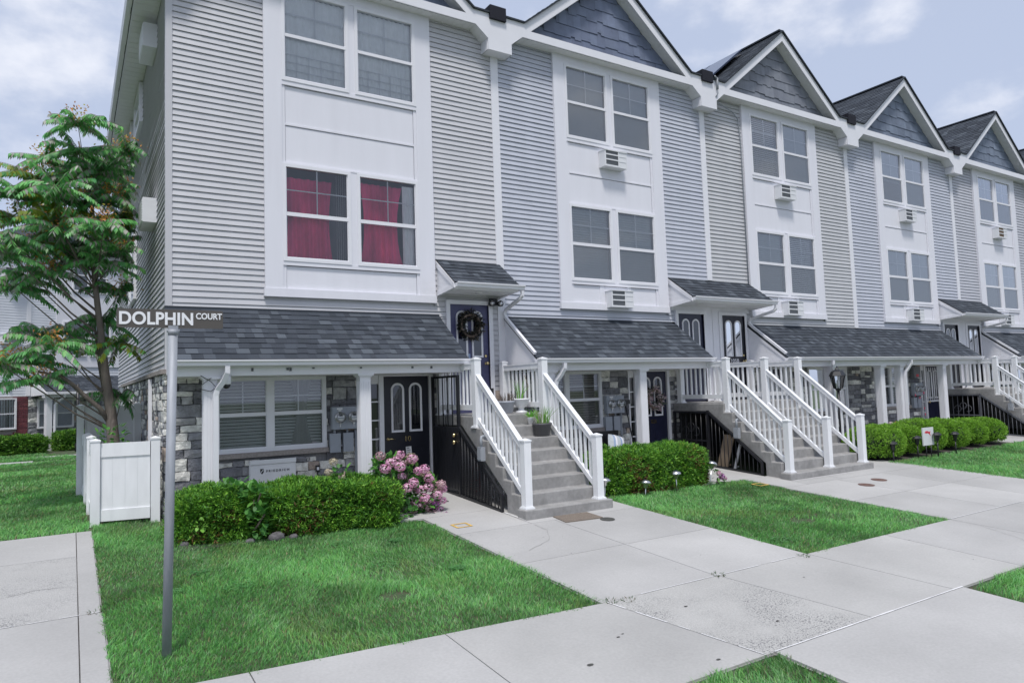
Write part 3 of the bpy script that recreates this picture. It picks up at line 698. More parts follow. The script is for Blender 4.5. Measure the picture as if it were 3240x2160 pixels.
    for sgn in (-1, 1):
        rs_ = MB(T); lap(rs_, y1, 0, 0, (cx - bx) - 0.0, (lambda a, d, x, sg=sgn: (cx + sg * x, a, zin + .012 - PITCH * x - d)), .105, .006); rs_.build('rake_soffit', SOFFIT, root)
    so.build('soffit', SOFFIT, root)
    if first: so = MB(T); lap(so, -.35, -.01, ya, L_, lambda a, d, y: (a, y, 8.075 - d), .2, .006); so.build('eave_soffit', SOFFIT, root)
    # --- party / side / back walls
    bw = MB(T); bw.quad((0, 11.5, 0.2), (W, 11.5, .2), (W, 11.5, 8.6), (0, 11.5, 8.6)); bw.quad((W, .01, .2), (W, 11.5, .2), (W, 11.5, 8.1), (W, .01, 8.1))
    bw.quad((0, .6, 3.3), (W, .6, 3.3), (W, 11, 3.3), (0, 11, 3.3)); bw.build('rear_wall', SID[1], root)
    if first:
        sw = MB(T); fn = lambda a, d, z: (-d, a, z)
        sholes = [(3.87, 5.28, 7.28, 8.05), (6.1, 7.3, 7.28, 8.05), (5.2, 6.6, 4.05, 5.45)]
        lap(sw, .065, 11.5, 2.385, 8.08, fn, t=.022, slot=.0085, holes=sholes); sw.quad((.016, 0.02, .2), (.016, 11.5, .2), (.016, 11.5, 8.2), (.016, 0.02, 8.2))
        sw.box(-.022, .066, -.022, .066, 2.39, 8.14); sw.build('clapboard_side', sid, root)
        st = MB(T); stones(st, -.03, 9.0, .22, 2.33, fn, holes=[(4.6, 5.5, .95, 1.9)], rs=.9, wts=STWS); st.build('stone_side_wall', [STONE, MORTAR], root)
        lg = MB(T); yy = -.06
        while yy < 9:
            q = yy + rnd(.3, .55); lg.box(-.085 - rnd(0, .008), .0, yy + .003, q - .003, 2.33, 2.388 + rnd(0, .006)); yy = q
        lg.build('stone_ledge', LEDGE, root)
        sf = lambda x, y, z: (y + .0, x, z)
        for (a, b_, c, d_, cv) in ((3.87, 5.28, 7.28, 8.05, 'slats'), (6.1, 7.3, 7.28, 8.05, 'slats'), (5.2, 6.6, 4.05, 5.45, 'slats'), (4.6, 5.5, .95, 1.9, 'slatsd')):
            window(root, T, a, b_, c, d_, -.075, (c + d_) / 2 - .02, (c + d_) / 2 + .02, cv, fn=sf)
        pp = MB(T)
        for yy, z0 in ((1.55, .9), (6.4, .8)): pp.box(-.10, -.05, yy - .03, yy + .03, z0, 2.30)
        pp.build('vent_pipe', WHITE, root)
    # --- porch
    if cfg.get('porch', True):
        st = MB(TP)
        stones(st, px0 if px0 > .01 else 0.0, 2.93, .22, 2.27, holes=[(.62, 2.23, 1.10, 2.3)]); st.build('stone_wall', [STONE, MORTAR], root)
        if True: st = MB(TP); st.quad((px1, .003, .2), (W, .003, .2), (W, .003, 1.6), (px1, .003, 1.6)); st.build('foundation_wall', CONCS, root)
        st = MB(TP); stones(st, 4.06, px1 + .02, .22, 2.27); st.build('stone_wall', [STONE, MORTAR], root)
        if first: st = MB(TP); stones(st, 5.30, 5.50, 1.56, 1.95); st.build('stone_wall', [STONE, MORTAR], root)
        lg = MB(TP); lg.box(.60, 2.25, -.10, 0, 1.095, 1.165); lg.build('window_sill', LEDGE, root)
        wx = [(.62, 1.388), (1.388, 2.23)]
        for (a, b_), c in zip(wx, cfg['low']):
            window(root, TP, a, b_, 1.167, 2.262, -.062, 1.69, 1.745, c[0], c[1], bd=.052, lower=PSCREEN)
        bk = MB(TP); bk.quad((.5, .4, 1), (2.4, .4, 1), (2.4, .4, 2.4), (.5, .4, 2.4)); bk.build('room_back', DARK, root)
        sur = MB(TP)   # white entrance surround with sidelight
        sur.box(2.93, 2.965, -.045, .02, .36, 2.262); sur.box(2.965, 3.10, -.03, .02, 2.14, 2.262); sur.box(3.10, 3.175, -.06, .02, .36, 2.262); sur.box(3.995, 4.06, -.06, .02, .36, 2.262); sur.box(3.175, 3.995, -.05, .02, 2.237, 2.262)
        for k in range(6): zz = .62 + k * .30; sur.box(2.965, 3.10, -.02, .01, zz, zz + .022)
        sur.build('door_surround', WHITE, root)
        sg = MB(TP); sg.quad((2.965, -.005, .36), (3.10, -.005, .36), (3.10, -.005, 2.14), (2.965, -.005, 2.14)); sg.quad((2.9, .03, .36), (4.1, .03, .36), (4.1, .03, 2.3), (2.9, .03, 2.3), 1); sg.build('sidelight', [GLASSD, DARK], root)
        d = door(root, TP, 3.185, 3.985, .375, 2.23, -.02, cfg.get('ldoor', BLACKD), handle='l', knobs=not first)
        numtxt = cfg.get('lnum')
        if numtxt:
            text('house_number', numtxt[0], numtxt[1], .085, BRASS, d, (3.60 - numtxt[1] / 2, -.027, 1.165 - ZB), (1, 0, 0), (0, 0, 1), .01)
        if cfg.get('storm'):
            sm = MB(TP); yb_ = -.055
            for a in np.linspace(3.24, 3.93, 7): sm.box(a - .012, a + .012, yb_, yb_ + .01, 1.25, 2.2)
            sm.box(3.19, 3.98, yb_ - .005, yb_ + .01, 1.22, 1.26); sm.build('storm_door_bars', WHITE, root)
        # roof over the porch
        pr = MB(TP); ye, ze = -1.03, 2.475; rl = math.hypot(1.03, .795); xs0 = px0 - (.03 if cfg.get('lend', True) else 0); xs1 = px1 + .03
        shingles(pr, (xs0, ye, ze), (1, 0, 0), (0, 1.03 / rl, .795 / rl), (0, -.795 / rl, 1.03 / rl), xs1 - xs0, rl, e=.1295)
        pr.prism([(-1.02, 2.455), (0, 3.245), (0, 3.262), (-1.028, 2.472)], xs0 + .004, xs1 - .004, 'x', 0, SHC[3]); pr.box(xs0, xs1, -.03, -.012, 3.24, 3.285, 0, SHC[3])
        por = pr.build('porch_roof', SHINGLE, root)
        pb = MB(TP)
        pb.box(px0, px1, -.93, -.73, 2.262, 2.43); pb.quad((px0, -.73, 2.266), (px1, -.73, 2.266), (px1, 0, 2.266), (px0, 0, 2.266), 1); pb.box(px0, px1, -1.01, -.93, 2.372, 2.38, 1); pb.box(px0, px1, -1.0, -.985, 2.38, 2.455)
        for xx, on in ((px0, cfg.get('lend', True)), (px1, True)):
            if not on: continue
            pb.prism([(-.99, 2.375), (-.99, 2.45), (0, 3.235), (0, 2.31), (-.90, 2.31)], xx - .012, xx + .012, 'x')
            pb.prism([(-1.02, 2.40), (-1.02, 2.466), (0, 3.252), (0, 3.15)], xx - .026, xx + .026, 'x')
        pb.build('porch_beam', [WHITE, SOFFIT], root)
        gu = MB(TP); gp = [(-1.0, 2.385), (-1.07, 2.385), (-1.082, 2.395), (-1.088, 2.43), (-1.112, 2.447), (-1.114, 2.468), (-1.104, 2.468), (-1.10, 2.452), (-1.0, 2.452)]
        gu.prism(gp, xs0 - .01, px1 + .05, 'x'); gu.build('gutter', WHITE, root)
        for xc in cfg.get('cols', (.43, 2.555)):
            co = MB(TP); w_ = .082
            co.box(xc - w_, xc + w_, -.905, -.905 + 2 * w_, .26, 2.215)
            for k in range(4):
                xx = xc - w_ + .018 + k * .0365; co.box(xx, xx + .018, -.911, -.905, .4, 2.15)
                yy = -.905 + .018 + k * .0365; co.box(xc - w_ - .006, xc - w_, yy, yy + .018, .4, 2.15); co.box(xc + w_, xc + w_ + .006, yy, yy + .018, .4, 2.15)
            co.box(xc - .10, xc + .10, -.923, -.723, 2.215, 2.235); co.box(xc - .12, xc + .12, -.943, -.703, 2.235, 2.2615); co.box(xc - .10, xc + .10, -.923, -.723, .27, .40)
            co.build('column', WHITE, root)
        ds = MB(TP); xd = cfg.get('cols', (.43, 2.555))[cfg.get('dscol', 0)] + .05
        ds.tube([(xd + .13, -1.055, 2.39), (xd + .13, -1.05, 2.30), (xd + .09, -1.0, 2.19), (xd + .02, -.95, 2.08), (xd, -.945, 2.0), (xd, -.945, .42), (xd + .01, -1.0, .34)], .044, 4, phase=math.pi / 4, smooth=False)
        ds.build('downspout', WHITE, root)
    if first:
        for xx in (.95, 1.42, 1.46, 1.78, 2.48, 3.3, 3.62):
            hk = MB(TP); hk.box(xx - .014, xx + .014, -.945, -.93, 2.325 + rnd(-.02, .03), 2.36); hk.build('hook', GREYM, root)
    # --- upper entrance
    casing(root, TP, 4.43, 5.197, 1.566, 3.475)
    ud = door(root, TP, 4.43, 5.197, 1.575, 3.472, -.015, cfg['udoor'], light=cfg.get('ulight', False), handle='r' if not mir else 'l')
    if cfg.get('unum'): text('house_number', cfg['unum'], .26, .085, WHITE, ud, (W - 4.93 if mir else 4.68, -.025, 2.405 - ZB), (1, 0, 0), (0, 0, 1), .008)
    if cfg.get('twin'):
        up_ = MB(TP); up_.box(5.289, W + .004, -.028, 0, 1.57, 3.64); up_.box(4.25, 4.36, -.03, 0, 1.57, 3.30); up_.box(4.25, W, -.025, 0, 3.547, 3.66); up_.build('entrance_panel', WHITEP, root)
    if cfg.get('canopy'):
        c0, c1 = cfg['canopy']; cn = MB(T); rl = math.hypot(.67, .485)
        shingles(cn, (c0 - .02, -.68, 3.755), (1, 0, 0), (0, .67 / rl, .485 / rl), (0, -.485 / rl, .67 / rl), c1 - c0 + .04, rl, e=.128)
        cn.prism([(-.67, 3.735), (0, 4.22), (0, 4.236), (-.675, 3.75)], c0 - .016, c1 + .016, 'x', 0, SHC[3]); cnr = cn.build('canopy_roof', SHINGLE, root)
        cb = MB(T)
        for xx in (c0, c1):
            cb.prism([(-.66, 3.655), (-.66, 3.735), (0, 4.215), (0, 3.60)], xx - .012, xx + .012, 'x'); cb.prism([(-.67, 3.66), (-.67, 3.745), (0, 4.225), (0, 4.12)], xx - .028, xx + .028, 'x'); cb.prism([(-.63, 3.655), (-.66, 3.72), (0, 3.68), (0, 3.60)], xx - .024, xx + .024, 'x')
        cb.box(c0, c1, -.66, 0, 3.645, 3.66, 1); cb.box(c0, c1, -.665, -.65, 3.66, 3.74)
        for xx in np.arange(c0 + .05, c1, .1): cb.box(xx, xx + .006, -.65, 0, 3.641, 3.645, 1)
        cb.prism([(y_ + .345, z_ + 1.285) for y_, z_ in gp], c0 + .0, c1 + .09, 'x'); cb.build('canopy', [WHITE, SOFFIT], root)
        li = MB(T)
        for xx in ([(c0 + c1) / 2] if c1 - c0 < 2 else [c0 + .5, c1 - .6]): li.lathe([(.07, -.012), (.07, 0)], (xx, -.36, 3.645), 16)
        li.build('soffit_light', SOFFIT, root)
        dn = MB(T); xr = c1 + .05
        rx = cfg['dsx']
        dn.tube([(xr, -.715, 3.66), (xr, -.71, 3.58), (xr - .02, -.66, 3.53), (rx, -.10, 3.40), (rx, -.06, 3.35), (rx, -.06, 3.30), (rx, -.12, 3.235), (rx, -1.0, 2.555)], .036, 4, phase=math.pi / 4, smooth=False)
        dn.build('canopy_downspout', WHITE, root)
    return root

house(0, dict(label='pale grey corner house nearest the camera, pink curtains in its middle windows', sid=0, shake=0, px0=0.0, px1=4.2, trimz=1.57,
    up=[('sheer', 'window with sheer curtain and white guard bars', 'guard'), ('sheer', 'window with sheer curtain and white guard bars', 'guard')],
    mid=[('pinkL', 'window with a pink curtain'), ('pinkR', 'window with a gathered pink curtain')],
    low=[('slats', 'porch window with closed blinds'), ('slats+sheer', 'porch window with blinds and a sheer curtain')],
    lnum=('10', .10), udoor=PURPLED, canopy=(4.215, 5.45), dsx=5.53))
house(1, dict(label='blue-grey house second from the corner, pink-white wreath on its lower door', sid=2, shake=0, px0=.07, px1=4.31, trimz=4.25, ac=True, twin=True,
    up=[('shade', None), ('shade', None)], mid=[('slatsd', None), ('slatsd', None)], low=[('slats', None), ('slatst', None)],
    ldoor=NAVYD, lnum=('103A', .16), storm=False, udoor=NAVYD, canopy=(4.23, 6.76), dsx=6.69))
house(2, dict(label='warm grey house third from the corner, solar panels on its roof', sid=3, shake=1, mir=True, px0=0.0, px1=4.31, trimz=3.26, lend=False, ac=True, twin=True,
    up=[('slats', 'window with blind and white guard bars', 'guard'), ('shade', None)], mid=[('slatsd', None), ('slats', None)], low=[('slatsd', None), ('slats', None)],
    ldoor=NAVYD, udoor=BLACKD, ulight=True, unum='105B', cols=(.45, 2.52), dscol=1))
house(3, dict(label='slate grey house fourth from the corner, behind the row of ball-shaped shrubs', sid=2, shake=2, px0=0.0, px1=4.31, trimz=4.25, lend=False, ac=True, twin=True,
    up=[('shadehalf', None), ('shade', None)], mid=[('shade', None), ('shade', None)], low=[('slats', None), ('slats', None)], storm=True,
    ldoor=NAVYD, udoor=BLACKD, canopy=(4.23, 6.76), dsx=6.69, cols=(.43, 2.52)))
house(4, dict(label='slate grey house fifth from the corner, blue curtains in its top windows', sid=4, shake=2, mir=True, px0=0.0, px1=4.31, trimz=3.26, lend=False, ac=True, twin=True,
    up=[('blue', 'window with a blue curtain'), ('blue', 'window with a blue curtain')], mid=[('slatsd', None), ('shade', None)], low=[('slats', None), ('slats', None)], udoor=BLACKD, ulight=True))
house(5, dict(label='farthest house of the row, at the right edge of the photo', sid=4, shake=2, px0=0.0, px1=4.31, trimz=4.25, lend=False, twin=True,
    up=[('shade', None), ('shade', None)], mid=[('shade', None), ('shade', None)], low=[('slats', None), ('slats', None)], udoor=BLACKD))

# ---- air conditioners
GA = 'through-wall air conditioners'
def aircon(x, z, label, grille=ACG, w=.575, h=.335, d=.19, cover=False):
    o = thing('air_conditioner', label, 'air conditioner', (x, -.035, z), GA)
    b = MB(); b.box(0, .012, -d, 0, 0, h); b.box(w - .012, w, -d, 0, 0, h); b.box(.012, w - .012, -d, 0, 0, .012); b.box(-.008, w + .008, -d - .01, 0, h - .012, h + .006)
    gx = w * .60
    b.box(.012, .03, -d, -d + .02, .012, h - .012); b.box(gx, w - .012, -d + .004, -d + .02, .012, h - .012); b.box(.03, gx, -d, -d + .02, .012, .035)
    for k in (1, 2): b.box(.03, gx, -d - .004, -d + .012, .012 + h * .31 * k + .012, .012 + h * .31 * k + .036); b.box(gx + .01, w - .02, -d - .002, -d + .01, h * .31 * k + .02, h * .31 * k + .026)
    b.box(gx, gx + .022, -d - .004, -d + .01, .012, h - .012)
    b.build('casing', ACW, o)
    g_ = MB(); g_.box(.03, gx, -d + .012, -d + .02, .035, h - .012)
    for k in range(12): g_.box(.03, gx, -d + .006, -d + .012, .04 + k * (h - .06) / 12, .046 + k * (h - .06) / 12)
    g_.build('grille', grille, o); return o
ord_ = ['second', 'third', 'fourth', 'fifth']
for i in range(1, 5):
    aircon(i * W + 2.42, 6.375, 'white air conditioner under the top windows of the %s house from the corner' % ord_[i - 1] + (', brown grille' if i == 4 else ''), ACB if i == 4 else ACG)
    aircon(i * W + 2.44, 3.525, 'white air conditioner under the middle windows of the %s house from the corner' % ord_[i - 1])
for z, lb in ((7.555, 'white air conditioner box high on the side wall just under the eave'), (4.74, 'white air conditioner box at mid height on the side wall beside the tree')):
    o = thing('air_conditioner', lb, 'air conditioner', (0, 1.22, z), GA)
    b = MB(); b.box(-.21, 0, 0, .72, 0, .385); b.box(-.216, -.21, .01, .71, .01, .375); b.build('casing', ACW, o)
    g_ = MB()
    for k in range(8): g_.box(-.224, -.216, .05, .67, .03 + k * .043, .05 + k * .043)
    g_.build('grille', ACW, o)
# cover under the corner house's porch window
o = thing('air_conditioner', 'white air conditioner cover with black lettering below the porch window', 'air conditioner', (1.075, -.05, .62), GA)
b = MB(); b.box(0, .665, -.05, 0, 0, .425); b.box(.012, .653, -.056, -.05, .012, .35); b.box(.0, .665, -.075, -.05, .37, .43); b.build('cover', ACW, o)
text('lettering', 'FRIEDRICH', .33, .034, BLACKP, o, (.235, -.0575, .245), (1, 0, 0), (0, 0, 1), .012, spacing=1.45)
b = MB(); b.prism([(.15, .235), (.20, .235), (.20, .285), (.195, .3), (.15, .3)][:0] or [(.148, .30), (.198, .30), (.198, .25), (.173, .222), (.148, .25)], -.0585, -.0565); b.beam((.155, -.060, .245), (.192, -.060, .29), .002, .010, 1, up=(1, 0, -1)); b.build('emblem', [BLACKP, ACW], o)

# ---- solar panels and a gooseneck on the roofs
for (hx, y0, n_, lb) in ((2 * W, .55, 5, 'dark solar panels on the roof slope of the third house'), (3 * W, 3.2, 3, 'dark solar panels on the roof slope of the fourth house')):
    o = thing('solar_array', lb, 'solar panel', (hx, y0, 8.9), 'roof solar panels')
    nl = math.hypot(1, PITCH); u = Vector((1 / nl, 0, PITCH / nl)); nn = Vector((-PITCH / nl, 0, 1 / nl)); base = Vector((.62, 0, 10.60 - PITCH * (W / 2 - .62) - 8.9)) + nn * .13
    for k in range(n_):
        for r_ in range(1 if hx < 12 else 1):
            p = MB(); c = base + u * 1.15 + Vector((0, 1.05 * k + .5, 0)); p.obox(c, u * 1.05, (0, .5, 0), nn * .018); p.build('module', SOLAR, o)
    p = MB()
    for t in (.35, 1.9): c = base + u * t - nn * .07; p.tube([tuple(c + Vector((0, -.1, 0))), tuple(c + Vector((0, 1.05 * n_, 0)))], .025, 6)
    p.build('rail', BLACKM, o)
# service cable from the eave down the bay of the third house
c = MB(); c.tube([(11.25, -.29, 8.75), (11.25, -.30, 8.50), (11.2, -.28, 8.42), (11.35, -.15, 8.38), (12.0, -.05, 8.30), (12.18, -.05, 8.15), (12.24, -.05, 7.6), (12.24, -.05, 3.6)], .013, 6); c.tube([(11.25, -.29, 8.86), (11.25, -.29, 8.6)], .03, 8); c.tube([(11.25, -.29, 8.84), (11.13, -.34, 8.86)], .02, 8)
tag(c.build('service_cable', PIPE), 'thin grey service cable running from the eave down the third house', 'cable')

# ------------------------------------------------------------ entry stairs with railings
NOS = lambda i: (-2.83 + .21 * (i - 1), .327 + .177 * (i - 1))
BAL = None
def baluster_mesh(h):
    b = MB(); b.box(-.0155, .0155, -.0155, .0155, 0, h); return b
def stairs(label, x0, x1, posts, dz=0.):
    root = thing('entry_stairs', label, 'stairs', (x0, -2.83, G(-2.83)), 'concrete entry stairs')
    OX, OY, OZ = x0, -2.83, G(-2.83)
    T = lambda x, y, z: (x - OX, y - OY, z - OZ + dz)
    poly = [(-2.83, .10)]
    for i in range(1, 9):
        y, z = NOS(i); poly += [(y, z), (y + .21 if i < 8 else 0.0, z)]
    poly += [(0, 1.41), (-.98, 1.41), (-2.28, .47), (-2.28, .12)]
    s = MB(T); s.prism([(y, z) for y, z in poly], x0 + .05, x1 - .02, 'x')
    s.box(x0, x1 + .06, -2.845, -2.62, .10, .329); 
    so = s.build('steps', CONCS, root); bv = so.modifiers.new('bevel', 'BEVEL'); bv.width = .014; bv.segments = 2; bv.limit_method = 'ANGLE'
    fl = MB(T); fl.box(x0 + .07, x1 - .03, -1.33, -.03, 1.566, 1.572); fl.build('landing_edge', CONCS, root)
    sw = MB(T); sw.prism([(0, .1), (0, 1.41), (-.98, 1.41), (-2.28, .47), (-2.28, .1)], x1 - .14, x1 - .02, 'x'); sw.quad((x0 + .06, -.02, .1), (x1, -.02, .1), (x1, -.02, 1.4), (x0 + .06, -.02, 1.4), 1); sw.build('side_wall', [CONCS, DARK], root) if dz else None  # near-black sheet paints the dark at the back of the space underneath
    def post(x, y, z0, z1):
        p = MB(T); w_ = .056; p.box(x - w_, x + w_, y - w_, y + w_, z0, z1 - .03)
        p.add([(x - w_ - .008, y - w_ - .008, z1 - .045), (x + w_ + .008, y - w_ - .008, z1 - .045), (x + w_ + .008, y + w_ + .008, z1 - .045), (x - w_ - .008, y + w_ + .008, z1 - .045),
               (x - w_ - .008, y - w_ - .008, z1 - .025), (x + w_ + .008, y - w_ - .008, z1 - .025), (x + w_ + .008, y + w_ + .008, z1 - .025), (x - w_ - .008, y + w_ + .008, z1 - .025), (x, y, z1)],
              [(3, 2, 1, 0), (0, 1, 5, 4), (1, 2, 6, 5), (2, 3, 7, 6), (3, 0, 4, 7), (4, 5, 8), (5, 6, 8), (6, 7, 8), (7, 4, 8)])
        p.box(x - .078, x + .078, y - .078, y + .078, z0, z0 + .022); p.box(x - .068, x + .068, y - .068, y + .068, z0 + .022, z0 + .036)
        return p.build('post', FENCEW, root)
    def railing(x, ya, yb, ta, tb, ba, bb, n, lab):
        r_ = MB(T); r_.vbeam((x, ya, ta), (x, yb, tb), .062, .085); r_.vbeam((x, ya, ta + .048), (x, yb, tb + .048), .078, .02); r_.vbeam((x, ya, ba), (x, yb, bb), .055, .085)
        ro = r_.build('railing', FENCEW, root)
        for k in range(n):
            f = (k + 1) / (n + 1); y = ya + (yb - ya) * f; zb_, zt_ = ba + (bb - ba) * f, ta + (tb - ta) * f
            if k == 0: bm_ = baluster_mesh(zt_ - zb_).build('baluster', FENCEW, ro); first_ = bm_
            else: bm_ = first_.copy(); COL.objects.link(bm_)
            bm_.parent = ro; bm_.location = T(x, y, zb_)
    for i, x in enumerate(posts):
        post(x, -2.71, .327, 1.285); post(x, -1.385, 1.389 if i in (0,) or True else 1.566, 2.475); post(x, -.15, 1.566, 2.478)
        railing(x, -1.44, -2.655, 2.15, 1.15, 1.50, .52, 10, '')
        railing(x, -.205, -1.33, 2.33, 2.33, 1.70, 1.70, 8, '')
    return root
stairs('single flight of concrete steps with white railings, potted plants on its top treads', 4.05, 5.50, [4.16, 5.41])
stairs('wide double flight of concrete steps with three white railings, boards stored underneath', 9.62, 12.10, [9.78, 10.93, 12.02], -.012)
stairs('far double flight of concrete steps behind the round shrubs', 4 * W - 1.36, 4 * W + 1.12, [4 * W - 1.19, 4 * W - .04, 4 * W + 1.05], -.012)

# ---- iron gates and screens under the stairs
def gate(label, x, mat_, tall, mesh_):
    o = thing('security_gate', label, 'gate', (x, -.98, G(-.98)), 'iron gates under the stairs')
    T = lambda xx, y, z: (xx, y + .98, z - G(-.98))
    fr = MB(T); y0, y1 = -.10, -1.0
    top = 2.215 if tall else 1.40
    fr.box(-.02, .02, y1 - .03, y1 + .01, .28, 1.42 if not tall else top); fr.box(-.02, .02, y0 - .02, y0 + .02, .30, top); fr.box(-.02, .02, y1, y0, top - .035, top); fr.box(-.02, .02, y1, y0, .30, .36)
    def bar(a, b, w_=.045): fr.beam((0, *a), (0, *b), .035, w_, up=(0, 0, 1))
    bar((-1.0, 1.40), (-2.25, .475)); fr.box(-.018, .018, -2.27, -2.23, .17, .50)
    fr.prism([(-1.0, .27), (-2.25, .19), (-2.25, .27), (-1.0, .36)], -.018, .018, 'x')
    fr.build('frame', mat_, o)
    lf = MB(T)   # hinged leaf
    if tall:
        lf.box(-.012, .012, y1 + .03, y0 - .03, .40, 1.395)
        for k in range(9): yy = y1 + .05 + k * (y0 - y1 - .1) / 8; lf.box(-.016, .016, yy - .004, yy + .004, .42, 1.38)
        for k in range(6): yy = y1 + .04 + k * (y0 - y1 - .08) / 5; lf.tube([(0, yy, 1.39), (0, yy, 2.19)], .011, 6)
        for yy in (y1 + .42, y1 + .50): lf.tube([(0, yy, 1.39), (0, yy + .04, 1.50), (0, yy, 1.60)], .007, 6)
    else:
        for k in range(7): yy = y1 + .04 + k * (y0 - y1 - .08) / 6; lf.tube([(0, yy, .36), (0, yy, 1.38)], .010, 6)
        lf.box(-.01, .01, y1, y0, .80, .83); lf.box(-.01, .01, y1, y0, .66, .69)
        if mesh_: lf.box(-.002, .002, y1 + .02, y0 - .02, .36, .80)
        for (yc, zc) in ((-.55, 1.08), (-.40, 1.0), (-.68, 1.0)): lf.tube([(0, yc + .09 * math.cos(t), zc + .09 * math.sin(t)) for t in np.linspace(0, 5.2, 14)], .008, 5)
    lf.build('gate_leaf', mat_, o)
    if tall:
        for zz in (1.27, 1.16): k = MB(T); k.tube([(-.012, y1 + .09, zz), (-.03, y1 + .09, zz), (-.06, y1 + .09, zz), (-.068, y1 + .09, zz)], [.026, .03, .03, .012], 12); k.build('lock', BRASS, o)
    sc = MB(T)   # bars and expanded mesh in the triangle below the flight
    ztop = lambda y: 1.40 + (y + 1.0) * (.925 / 1.25) - .02
    nb = 13
    for k in range(1, nb):
        y = -1.0 - 1.25 * k / nb; sc.tube([(0, y, .27), (0, y, ztop(y))], .009, 5)
    if mesh_:
        e = .026
        zz = .27
        row = 0
        while zz < 1.38:
            yy = -1.02 - (e / 2 if row % 2 else 0)
            while yy > -1.95 and ztop(yy) > zz + e:
                sc.obox((.006, yy, zz + e / 2), (.0012, 0, 0), (0, .0075, .003), (0, -.004, e / 2))
                sc.obox((.006, yy - e / 2, zz), (.0012, 0, 0), (0, e / 2.2, 0), (0, 0, .0065))
                yy -= e
            zz += e; row += 1
    sc.build('screen', SCREENM if mesh_ else mat_, o)
    return o
gate('tall black iron gate and mesh screen beside the lower door numbered 10', 4.035, BLACKM, True, True)
gate('low black iron gate and barred screen under the wide double stairs', 9.61, BLACKM, False, False)
gate('grey iron gate and barred screen under the far double stairs', 4 * W - 1.375, GREYM, False, False)
# dark fly mesh behind the middle gate's bars
for (x, y, z, lb) in ((4.02, -1.79, .93, 'grey electrical outlet box on the side of the single stairs'), (9.59, -1.76, .90, 'grey electrical outlet box on the side of the wide double stairs'), (4 * W - 1.39, -1.78, .95, 'grey electrical outlet box on the side of the far stairs')):
    o = thing('outlet_box', lb, 'outlet box', (x, y, z), 'outlet boxes on the stair sides'); b = MB(); b.box(-.07, 0, -.055, .055, 0, .20); b.box(-.078, -.07, -.05, .05, .02, .17); b.build('box', PIPE, o)
    b = MB(); b.tube([(-.035, 0, .20), (-.035, 0, .31), (-.02, .015, .345), (.03, .02, .355)], .022, 8); b.build('conduit', PIPE, o)
# things kept under the stairs
o = thing('bicycle_wheel', 'white spoked wheel leaning behind the black mesh screen', 'wheel', (4.42, -1.44, G(-1.4)))
b = MB(); b.tube([(0, .27 * math.cos(t), .27 + .27 * math.sin(t)) for t in np.linspace(0, 6.283, 28)], .022, 6, cap=False); b.build('rim', FENCEW, o)
b = MB()
for t in np.linspace(0, 6.283, 17)[:-1]: b.tube([(0, 0, .27), (0, .26 * math.cos(t), .27 + .26 * math.sin(t))], .005, 4)
b.lathe([(.04, -.03), (.04, .03)], (0, 0, .27), 10, axis='y'); b.build('spokes', STEEL, o)
o = thing('folding_cart', 'small red folding cart frame behind the black mesh screen', 'cart', (4.32, -.95, G(-1)))
b = MB()
for y in (-.14, .12): b.tube([(0, y, .02), (.05, y + .03, .45), (0, y + .1, .5)], .016, 6)
for z in (.08, .25, .42): b.tube([(.02, -.14, z), (.02, .14, z)], .013, 6)
b.build('frame', RED, o)
for y in (-.14, .12): b = MB(); b.tube([(-.02, y, .05), (.02, y, .05)], .05, 12); b.build('wheel', BLACKP, o)
for (y, w_, h, col, nm, lb, cat) in ((-1.22, .26, .62, CARD, 'leaning_board', 'tall brown board leaning under the wide double stairs', 'board'), (-1.52, .05, .60, ACW, 'leaning_board', 'narrow white panel leaning beside the brown board under the stairs', 'panel')):
    o = MB(); o.obox((0, 0, h / 2), (.012, -.0, 0), (0, w_ / 2, 0), (.05, -.06, h / 2)); o.box(-.016, .016, -w_ / 2 + .04, -w_ / 2 + .05, .02, .05); q = o.build(nm, col); q.location = (9.85, y, G(y) + .04); tag(q, lb, cat)

